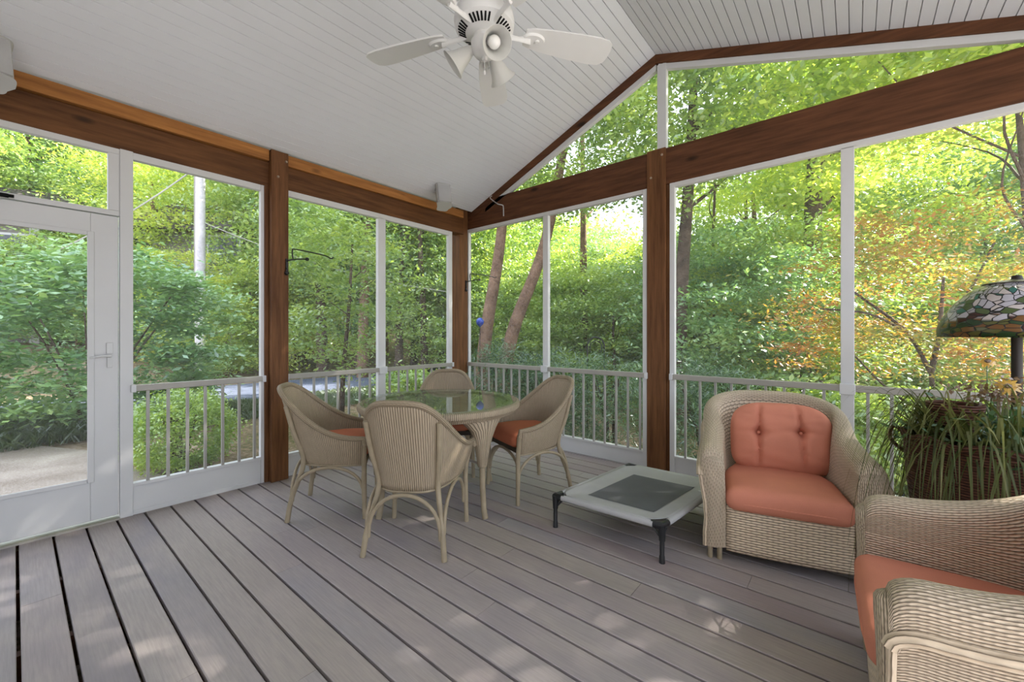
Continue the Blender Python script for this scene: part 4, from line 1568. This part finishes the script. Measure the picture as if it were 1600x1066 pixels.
# ------------------------------------------------------------------ foliage
def clumps(n_, centre, radii, nclump, spread, seed, shell=0.55, flat=0.5, zmin=None):
    """leaf points gathered in clumps inside an ellipsoid"""
    g_ = np.random.default_rng(seed)
    d = g_.normal(size=(nclump, 3))
    d /= np.linalg.norm(d, axis=1, keepdims=True)
    rr = shell + (1 - shell) * g_.random((nclump, 1)) ** 0.6
    cc = d * rr * np.array(radii) + np.array(centre)
    idx = g_.integers(0, nclump, n_)
    sp = spread * (0.6 + 0.8 * g_.random((nclump, 1)))
    P_ = cc[idx] + g_.normal(size=(n_, 3)) * np.array([1, 1, flat]) * sp[idx]
    if zmin is not None:
        P_[:, 2] = np.maximum(P_[:, 2], zmin + 0.1 * g_.random(n_))
    return P_


def shrub(name, label, loc, radii, n_, leaf, mat, seed, cat='shrub', nclump=70, spread=0.16, group=None, flat=0.6, shell=0.7, bias=0.6, aspect=0.5, stems=5):
    t = thing(name, label, cat, (loc[0], loc[1], gz(loc[0], loc[1])), 0, group)
    C_ = clumps(n_, (0, 0, radii[2] * 0.98), radii, nclump, spread, seed, shell, flat, 0.03)
    f_ = mesh_obj('foliage', leaf_mesh('foliage', leaf_arrays(C_, leaf, bias, aspect, seed), M[mat]), t)
    f_['kind'] = 'stuff'
    s_ = MB()
    rs = random.Random(seed)
    for i in range(stems):
        a = rs.uniform(0, 2 * PI)
        k_ = rs.uniform(0.3, 0.75)
        s_.tube(bez([(0.06 * math.cos(a), 0.06 * math.sin(a), -0.05), (radii[0] * k_ * 0.4 * math.cos(a), radii[1] * k_ * 0.4 * math.sin(a), radii[2] * 0.7), (radii[0] * k_ * math.cos(a), radii[1] * k_ * math.sin(a), radii[2] * 1.5)], 4), [0.022 - 0.0018 * q for q in range(9)], 6)
    s_.build('stem', M['bark'], parent=t)
    return t


shrub('large_bush', 'large layered green bush beyond the patio, seen through the door', (-8.45, 0.70), (1.75, 1.65, 1.36), 30000, 0.048, 'leaf_blue', 21, 'bush', 150, 0.20, flat=0.35, shell=0.75, bias=1.6)
shrub('boxwood', 'round clipped boxwood outside the short railing', (-5.25, 1.08), (0.43, 0.43, 0.385), 17000, 0.017, 'leaf_box', 22, 'shrub', 260, 0.05, flat=0.8, shell=0.90)
for i, (u, d, rx, rz_, lab, mt) in enumerate((
        (770, 5.7, 0.55, 0.62, 'dark evergreen shrub outside the gable railing nearest the corner', 'leaf_dark'),
        (860, 5.6, 0.55, 0.66, 'dark evergreen shrub outside the gable railing behind the right dining chair', 'leaf_dark'),
        (955, 5.1, 0.62, 0.64, 'dark feathery evergreen shrub outside the railing left of the gable post', 'leaf_dark'),
        (1105, 4.7, 0.55, 0.66, 'dark evergreen shrub outside the railing right of the gable post', 'leaf_dark'),
        (1290, 4.6, 0.55, 0.60, 'green shrub behind the wicker armchair', 'leaf_green'),
        (1420, 4.9, 0.60, 0.62, 'green shrub behind the railing near the planter', 'leaf_green'),
        (1560, 4.6, 0.60, 0.64, 'green shrub behind the floor lamp', 'leaf_green'))):
    x, y = at(u, d)
    shrub('evergreen_shrub' if mt == 'leaf_dark' else 'leafy_shrub', lab, (x, y), (rx, rx, rz_), 8000, 0.042 if mt == 'leaf_dark' else 0.045, mt, 40 + i, 'shrub', 80, 0.13, flat=0.6, shell=0.6, aspect=0.13 if mt == 'leaf_dark' else 0.5)
x, y = at(640, 8.2)
shrub('leafy_shrub', 'low green shrub on the lawn behind the left railing', (x, y), (0.55, 0.55, 0.33), 5000, 0.04, 'leaf_green', 60, 'shrub', 50, 0.12)

# crowns shared by many trees
CROWN = {}


def crown(kind, mat):
    key = (kind, mat)
    if key in CROWN:
        return CROWN[key]
    seed = 100 + len(CROWN)
    if kind == 'broad':
        C_ = clumps(34000, (0, 0, 5.4), (2.9, 2.9, 4.1), 190, 0.42, seed, 0.45, 0.4)
        me = leaf_mesh('crown', leaf_arrays(C_, 0.068, 0.5, 0.55, seed), M[mat])
    elif kind == 'tall':
        C_ = clumps(34000, (0, 0, 7.2), (2.6, 2.6, 5.2), 200, 0.42, seed, 0.4, 0.4)
        me = leaf_mesh('crown', leaf_arrays(C_, 0.068, 0.5, 0.55, seed), M[mat])
    elif kind == 'under':
        C_ = clumps(26000, (0, 0, 2.1), (2.2, 2.2, 2.2), 150, 0.30, seed, 0.4, 0.3, 0.05)
        me = leaf_mesh('crown', leaf_arrays(C_, 0.052, 0.9, 0.5, seed), M[mat])
    elif kind == 'sapling':
        C_ = clumps(13000, (0, 0, 2.25), (1.05, 1.05, 1.5), 75, 0.20, seed, 0.35, 0.28)
        me = leaf_mesh('crown', leaf_arrays(C_, 0.036, 1.0, 0.45, seed), M[mat])
    elif kind == 'maple':
        C_ = clumps(17000, (0, 0, 2.45), (1.75, 1.45, 1.15), 80, 0.26, seed, 0.3, 0.22)
        me = leaf_mesh('crown', leaf_arrays(C_, 0.034, 1.3, 0.4, seed), M[mat])
    CROWN[key] = me
    return me


def trunk(parent, h, r0, lean=(0, 0), seed=0, mat='bark', branches=5, spread=1.6, b0=0.45):
    rs = random.Random(seed)
    m_ = MB()
    pts = bez([(0, 0, -0.3), (lean[0] * 0.25 + rs.uniform(-.05, .05), lean[1] * 0.25, h * 0.3), (lean[0] * 0.6, lean[1] * 0.6 + rs.uniform(-.06, .06), h * 0.62), (lean[0], lean[1], h)], 6)
    nn_ = len(pts)
    m_.tube(pts, [r0 * (1.15 - 0.8 * i / nn_) for i in range(nn_)], 10)
    tr_ = m_.build('trunk', M[mat], parent=parent)
    b_ = MB()
    for i in range(branches):
        f = b0 + (0.95 - b0) * i / max(1, branches)
        p = pts[int(f * (nn_ - 1))]
        a = rs.uniform(0, 2 * PI)
        L = spread * rs.uniform(0.6, 1.1)
        q = bez([p, p + Vector((math.cos(a) * L * 0.45, math.sin(a) * L * 0.45, L * 0.35)), p + Vector((math.cos(a + .3) * L, math.sin(a + .3) * L, L * 0.75))], 4)
        b_.tube(q, [r0 * 0.27 * (1 - 0.085 * k_) for k_ in range(len(q))], 6)
    if branches:
        b_.build('branches', M[mat], parent=parent)
    return tr_


def tree(name, label, xy, kind, mat, scale=1.0, rz=0.0, h=6.5, r0=0.14, lean=(0, 0), seed=0, bark='bark', group=None, sz=1.0, cz=0.0, coff=(0, 0)):
    t = thing(name, label, 'tree', (xy[0], xy[1], gz(*xy)), 0, group)
    trunk(t, h, r0, lean, seed, bark, 4, 0.17 * h, 0.6)
    c = mesh_obj('crown', crown(kind, mat), t, (coff[0], coff[1], cz))
    c.rotation_euler = (0, 0, rz)
    c.scale = (scale, scale, scale * sz)
    c['kind'] = 'stuff'
    return t


# named trees
x, y = at(533, 5.6)
tree('sapling', 'slender green sapling outside the railing left of the white mullion', (x, y), 'sapling', 'leaf_green', 0.95, 0.3, 2.6, 0.035, (0.12, 0.1), 3)
x, y = at(748, 8.6)
t1 = thing('leaning_tree', 'tree with two leaning brown trunks right of the corner post', 'tree', (x, y, gz(x, y)))
for dx, dy, ln in ((0, 0, (0.30, 0.35)), (0.30, 0.18, (0.75, 0.75))):
    m_ = MB()
    pts = bez([(dx, dy, -0.3), (dx + ln[0] * 0.35, dy + ln[1] * 0.3, 1.6), (dx + ln[0], dy + ln[1], 3.6), (dx + ln[0] * 1.5, dy + ln[1] * 1.5, 6.4)], 6)
    m_.tube(pts, [0.150 * (1.1 - 0.6 * i / len(pts)) for i in range(len(pts))], 12)
    m_.build('trunk', M['bark_warm'], parent=t1)
c = mesh_obj('crown', crown('under', 'leaf_green'), t1, (0.9, 1.3, 3.9))
c['kind'] = 'stuff'
x, y = at(1058, 8.0)
tree('forest_tree', 'dark trunked tree just right of the gable post', (x, y), 'tall', 'leaf_green', 0.8, 1.1, 8.5, 0.15, (0.30, 0.25), 8, cz=2.3)
x, y = at(1262, 10.0)
tree('forest_tree', 'thick trunked tall tree rising behind the tie beam above the armchair', (x, y), 'tall', 'leaf_lime', 1.1, 2.0, 9.5, 0.25, (0.2, 0.4), 9, cz=2.8)
x, y = at(1455, 4.9)
mp_ = thing('maple_tree', 'small Japanese maple with orange and yellow leaves outside the right of the gable', 'tree', (x, y, gz(x, y)))
m_ = MB()
S_ = Vector((0.77, 0.64, 0))     # to the right in the picture
for pts, r in (
        ([(0, 0, -0.2), (0.02, 0, 0.9), (0.0, 0, 1.5)], 0.042),
        ([(0.0, 0, 1.45), tuple(S_ * 0.10 + Vector((0, 0, 1.95))), tuple(S_ * 0.18 + Vector((0, 0.2, 2.6)))], 0.030),
        ([(0.0, 0, 1.45), tuple(S_ * -0.30 + Vector((0, 0.1, 1.95))), tuple(S_ * -0.95 + Vector((0, 0.2, 2.45)))], 0.026),
        ([tuple(S_ * -0.30 + Vector((0, 0.1, 1.95))), tuple(S_ * -0.75 + Vector((0, -0.1, 2.15))), tuple(S_ * -1.3 + Vector((0, -0.2, 2.2)))], 0.017),
        ([tuple(S_ * 0.10 + Vector((0, 0, 1.95))), tuple(S_ * 0.5 + Vector((0, 0, 2.5))), tuple(S_ * 0.75 + Vector((0, 0, 3.0)))], 0.020),
        ([(0.01, 0, 1.1), tuple(S_ * 0.4 + Vector((0, 0, 1.32))), tuple(S_ * 0.95 + Vector((0, 0, 1.38)))], 0.015),
        ([(0.01, 0, 0.9), tuple(S_ * -0.5 + Vector((0, 0, 1.25))), tuple(S_ * -1.0 + Vector((0, 0, 1.75)))], 0.018)):
    q = bez(pts, 5)
    m_.tube(q, [r * (1 - 0.05 * i) for i in range(len(q))], 8)
m_.build('trunk', M['bark'], parent=mp_)
c = mesh_obj('crown', crown('maple', 'leaf_maple'), mp_, (-0.15, 0.05, -0.05))
c['kind'] = 'stuff'
dg = thing('dogwood_tree', 'broad leaved tree spreading high over the right end of the gable', 'tree', (1.9, 8.4, gz(1.9, 8.4)))
trunk(dg, 5.2, 0.07, (-0.3, -0.1), 12, 'bark', 6, 2.2, 0.7)
C_ = clumps(28000, (0, 0, 0), (3.0, 2.3, 1.7), 230, 0.40, 333, 0.2, 0.35)
c = mesh_obj('crown', leaf_mesh('crown', leaf_arrays(C_, 0.062, 0.9, 0.55, 333), M['leaf_lime']), dg, (-0.5, -0.2, 6.2))
c['kind'] = 'stuff'

# woodland: every tree is its own
desc = {'leaf_green': 'mid green', 'leaf_lime': 'yellow green', 'leaf_blue': 'cool green', 'leaf_dark': 'dark green'}
rt = random.Random(77)
woods = []
for u, d, kind, mat, s in (
        # left, over the driveway and up the hillside
        (-150, 15, 'broad', 'leaf_green', 1.0), (-20, 13, 'under', 'leaf_green', 0.80), (60, 17, 'broad', 'leaf_green', 1.15), (120, 14.5, 'under', 'leaf_green', 1.0), (200, 15.5, 'under', 'leaf_green', 1.1),
        (190, 20, 'broad', 'leaf_blue', 1.2), (255, 16, 'broad', 'leaf_lime', 0.95), (290, 13.8, 'under', 'leaf_lime', 0.9), (408, 13.6, 'under', 'leaf_lime', 0.9), (352, 12.6, 'under', 'leaf_green', 0.55), (380, 18, 'broad', 'leaf_lime', 1.0), (458, 15, 'broad', 'leaf_green', 0.95),
        (470, 17, 'under', 'leaf_lime', 1.1), (505, 13.5, 'tall', 'leaf_green', 0.9), (560, 14.2, 'broad', 'leaf_blue', 0.9), (600, 17.5, 'tall', 'leaf_green', 1.0), (645, 14.5, 'broad', 'leaf_green', 0.95), (690, 16, 'broad', 'leaf_lime', 1.0),
        # straight ahead
        (720, 13.5, 'under', 'leaf_green', 0.9), (780, 15.5, 'broad', 'leaf_green', 0.9), (835, 12.5, 'under', 'leaf_green', 0.85), (890, 13, 'under', 'leaf_green', 1.0), (960, 11, 'under', 'leaf_green', 0.9), (1000, 14.5, 'under', 'leaf_lime', 1.15),
        (930, 18, 'under', 'leaf_blue', 1.3), (830, 20, 'under', 'leaf_green', 1.4),
        # right
        (1090, 12, 'under', 'leaf_green', 1.2), (1150, 10, 'under', 'leaf_lime', 0.85), (1130, 8.9, 'under', 'leaf_blue', 1.0), (1225, 9.6, 'under', 'leaf_green', 1.1), (1195, 13, 'broad', 'leaf_lime', 0.95), (1250, 15, 'broad', 'leaf_green', 1.0), (1330, 11.5, 'under', 'leaf_green', 0.95), (1390, 13, 'broad', 'leaf_lime', 0.95),
        (1460, 10.5, 'under', 'leaf_lime', 0.9), (1520, 13.5, 'broad', 'leaf_blue', 0.9), (1590, 10.5, 'under', 'leaf_lime', 0.9), (1680, 12.5, 'broad', 'leaf_green', 1.0), (1780, 14, 'broad', 'leaf_lime', 1.0)):
    woods.append((u, d, kind, mat, s))
names = {'broad': 'woodland_tree', 'tall': 'tall_tree', 'under': 'understory_tree'}
words = {'broad': 'broad woodland tree', 'tall': 'tall woodland tree', 'under': 'understory tree'}
place = [(190, 'seen through the door and transom'), (420, 'behind the narrow left screen'), (590, 'behind the screen left of the left mullion'), (715, 'behind the screen left of the corner post'),
         (850, 'behind the first gable screen past the corner'), (1015, 'behind the gable screen left of the brown post'), (1315, 'behind the gable screen over the armchair'), (1600, 'behind the rightmost gable screen'), (9999, 'past the right edge of the gable')]
def wood_label(u, d, kind, mat):
    where = 'past the left edge by the door' if u < 0 else next(w2 for lim, w2 in place if u < lim)
    dist = 'nearer' if d < 14 else ('farther' if d > 16.5 else 'mid distance')
    return '%s %s, %s, %s' % (desc[mat], words[kind], where, dist)


alike = {}
for u, d, kind, mat, s in woods:
    alike.setdefault(wood_label(u, d, kind, mat), []).append(u)
for i, (u, d, kind, mat, s) in enumerate(woods):
    x, y = at(u, d)
    lab = wood_label(u, d, kind, mat)
    us_ = sorted(alike[lab])
    if len(us_) > 1:
        lab += ', ' + {0: 'left one', len(us_) - 1: 'right one'}.get(us_.index(u), 'middle one')
    hh = {'broad': 6.6, 'tall': 9.0, 'under': 3.0}[kind] * s
    tree(names[kind], lab, (x, y), kind, mat, s, rt.uniform(0, 6.28), hh, {'broad': 0.15, 'tall': 0.19, 'under': 0.06}[kind] * s, (rt.uniform(-.4, .4), rt.uniform(-.4, .4)), 200 + i, 'bark' if i % 3 else 'bark_warm', 'woodland trees')
# the far wood that closes the view: nobody could count it
for i, (ua, ub, da, db_, n_, zt) in enumerate(((-260, 700, 23, 32, 200000, 11.0), (700, 1900, 20, 30, 180000, 5.6))):
    g_ = np.random.default_rng(900 + i)
    nc = 420
    uu = g_.uniform(ua, ub, nc)
    dd = g_.uniform(da, db_, nc)
    cx = np.array([at(a, b) for a, b in zip(uu, dd)])
    czs = np.array([gz(a, b) for a, b in cx]) + g_.random(nc) ** 1.1 * zt
    idx = g_.integers(0, nc, n_)
    C_ = np.stack([cx[idx, 0], cx[idx, 1], czs[idx]], 1) + g_.normal(size=(n_, 3)) * np.array([1.1, 1.1, 0.55])
    me = leaf_mesh('far_woodland', leaf_arrays(C_, 0.11, 0.5, 0.6, 950 + i), M['leaf_green'])
    tag(mesh_obj('far_woodland', me), 'distant wooded hillside beyond the driveway' if i == 0 else 'distant woodland beyond the gable', 'woodland', None, 'stuff')

# bare trunks between the crowns
for i, (u, d, r0, h, lab) in enumerate(((566, 12.5, 0.16, 8, 'pale trunk behind the screen left of the white left mullion'), (622, 13.2, 0.13, 7, 'slim trunk just right of the white left mullion'), (664, 13.0, 0.11, 7, 'slim trunk left of the corner post'), (915, 12, 0.13, 8, 'straight trunk below the bright sky gap'),
                                 (1106, 11, 0.07, 6, 'thin trunk right of the dark leaning trunk'), (1175, 13.5, 0.10, 7, 'thin trunk left of the maple'))):
    x, y = at(u, d)
    t = thing('bare_tree', lab, 'tree', (x, y, gz(x, y)))
    trunk(t, h, r0, (0.25 * math.sin(i * 2.1), 0.2 * math.cos(i)), 500 + i, 'bark_warm' if i in (0, 3) else 'bark', 3, 0.9, 0.7)

# ------------------------------------------------------------------ pole, wires, houses, garden pieces
x, y = at(313, 11.7)
pt_ = thing('utility_pole', 'weathered pale utility pole beyond the driveway', 'utility pole', (x, y, gz(x, y)))
MB().tube([(0, 0, -0.3), (0, 0, 4), (0, 0, 11)], [0.130, 0.125, 0.11], 16).build('pole', M['pole'], parent=pt_)
MB().box(-0.012, 0.012, -0.145, -0.12, 2, 11).build('conduit', M['alu'], parent=pt_, smooth=False)


def wire(a, b, sagv, r, label):
    a, b = Vector(a), Vector(b)
    pts = [a.lerp(b, t) - Vector((0, 0, sagv * 4 * t * (1 - t))) for t in np.linspace(0, 1, 16)]
    tag(MB().tube(pts, r, 5).build('overhead_wire', M['alu_bal']), label, 'wire')


top = Vector((x, y, 0))
x2, y2 = at(90, 10.4)
wire((x + 0.1, y, 6.0), (x2, y2, 3.3), 0.15, 0.02, 'thick service wire running down left from the utility pole')
x2, y2 = at(720, 12.2)
wire((x, y, 4.4), (x2, y2, 2.4), 0.3, 0.012, 'lowest overhead wire running right from the utility pole')
wire((x, y, 6.4), (x2, y2, 5.0), 0.5, 0.012, 'middle overhead wire running right from the utility pole')
wire((x, y, 6.9), (x2, y2, 5.4), 0.5, 0.012, 'topmost overhead wire running right from the utility pole')


def house(u, d, z0, label, w_=6.0, h_=3.2, rz=0.6):
    x, y = at(u, d)
    t = thing('house', label, 'house', (x, y, z0), rz)
    MB().box(-w_ / 2, w_ / 2, -2.5, 2.5, -3, h_).build('wall', M['siding'], parent=t, smooth=False)
    MB().prism([(-3.0, h_ - 0.1), (3.0, h_ - 0.1), (3.0, h_), (0, h_ + 1.7), (-3.0, h_)], 'x', -w_ / 2 - 0.4, w_ / 2 + 0.4).build('roof', M['roofing'], parent=t, smooth=False)
    for cx in (-1.5, 1.5):
        f_ = MB().box(cx - 0.6, cx + 0.6, -2.54, -2.49, 0.8, 2.2).build('window', M['white'], parent=t, smooth=False)
        MB().box(cx - 0.52, cx + 0.52, -2.56, -2.53, 0.88, 2.12).build('pane', M['pane_dark'], parent=f_, smooth=False)
    for cx in (-w_ / 2, w_ / 2):
        MB().box(cx - 0.12, cx + 0.12, -2.56, -2.35, -3, h_ - 0.05).build('corner_board', M['white'], parent=t, smooth=False)


house(352, 17.5, 2.6, 'grey house among the trees just right of the utility pole', 3.4, 2.4, 0.75)
house(2, 15.5, 2.4, 'grey house under trees at the top of the door screen', 3.6, 2.6, 1.2)

x, y = at(750, 6.6)
gb = thing('gazing_ball', 'small blue glass ball on a stake right of the corner post', 'garden ornament', (x, y, gz(x, y)))
MB().tube([(0, 0, -0.1), (0, 0, 1.62)], 0.006, 6).build('stake', M['iron'], parent=gb)
MB().lathe([(0, 0.068), (0.03, 0.06), (0.055, 0.035), (0.064, 0.0), (0.055, -0.035), (0.03, -0.06), (0.012, -0.075), (0, -0.085)], 20, c=(0, 0, 1.71)).build('ball', M['blue'], parent=gb)
x, y = at(931, 5.6)
hk = thing('garden_arch', 'black iron shepherd hook arch above the gable railing', 'garden hook', (x, y, gz(x, y)))
yz = Vector((0.77, 0.64, 0))
r_ = 0.115
arc = [yz * (-r_) + Vector((0, 0, -0.1)), yz * (-r_) + Vector((0, 0, 1.0))] + [yz * (-r_ * math.cos(t)) + Vector((0, 0, 1.43 + r_ * 1.1 * math.sin(t))) for t in np.linspace(0, PI, 14)] + [yz * r_ + Vector((0, 0, 1.0)), yz * r_ + Vector((0, 0, -0.1))]
MB().tube(arc, 0.010, 6).build('outer_bow', M['iron'], parent=hk)
arc = [yz * (-r_ * 0.72 * math.cos(t)) + Vector((0, 0, 1.41 + r_ * 0.85 * math.sin(t))) for t in np.linspace(-0.6, PI + 0.6, 18)]
MB().tube(arc, 0.006, 6).build('inner_bow', M['iron'], parent=hk)
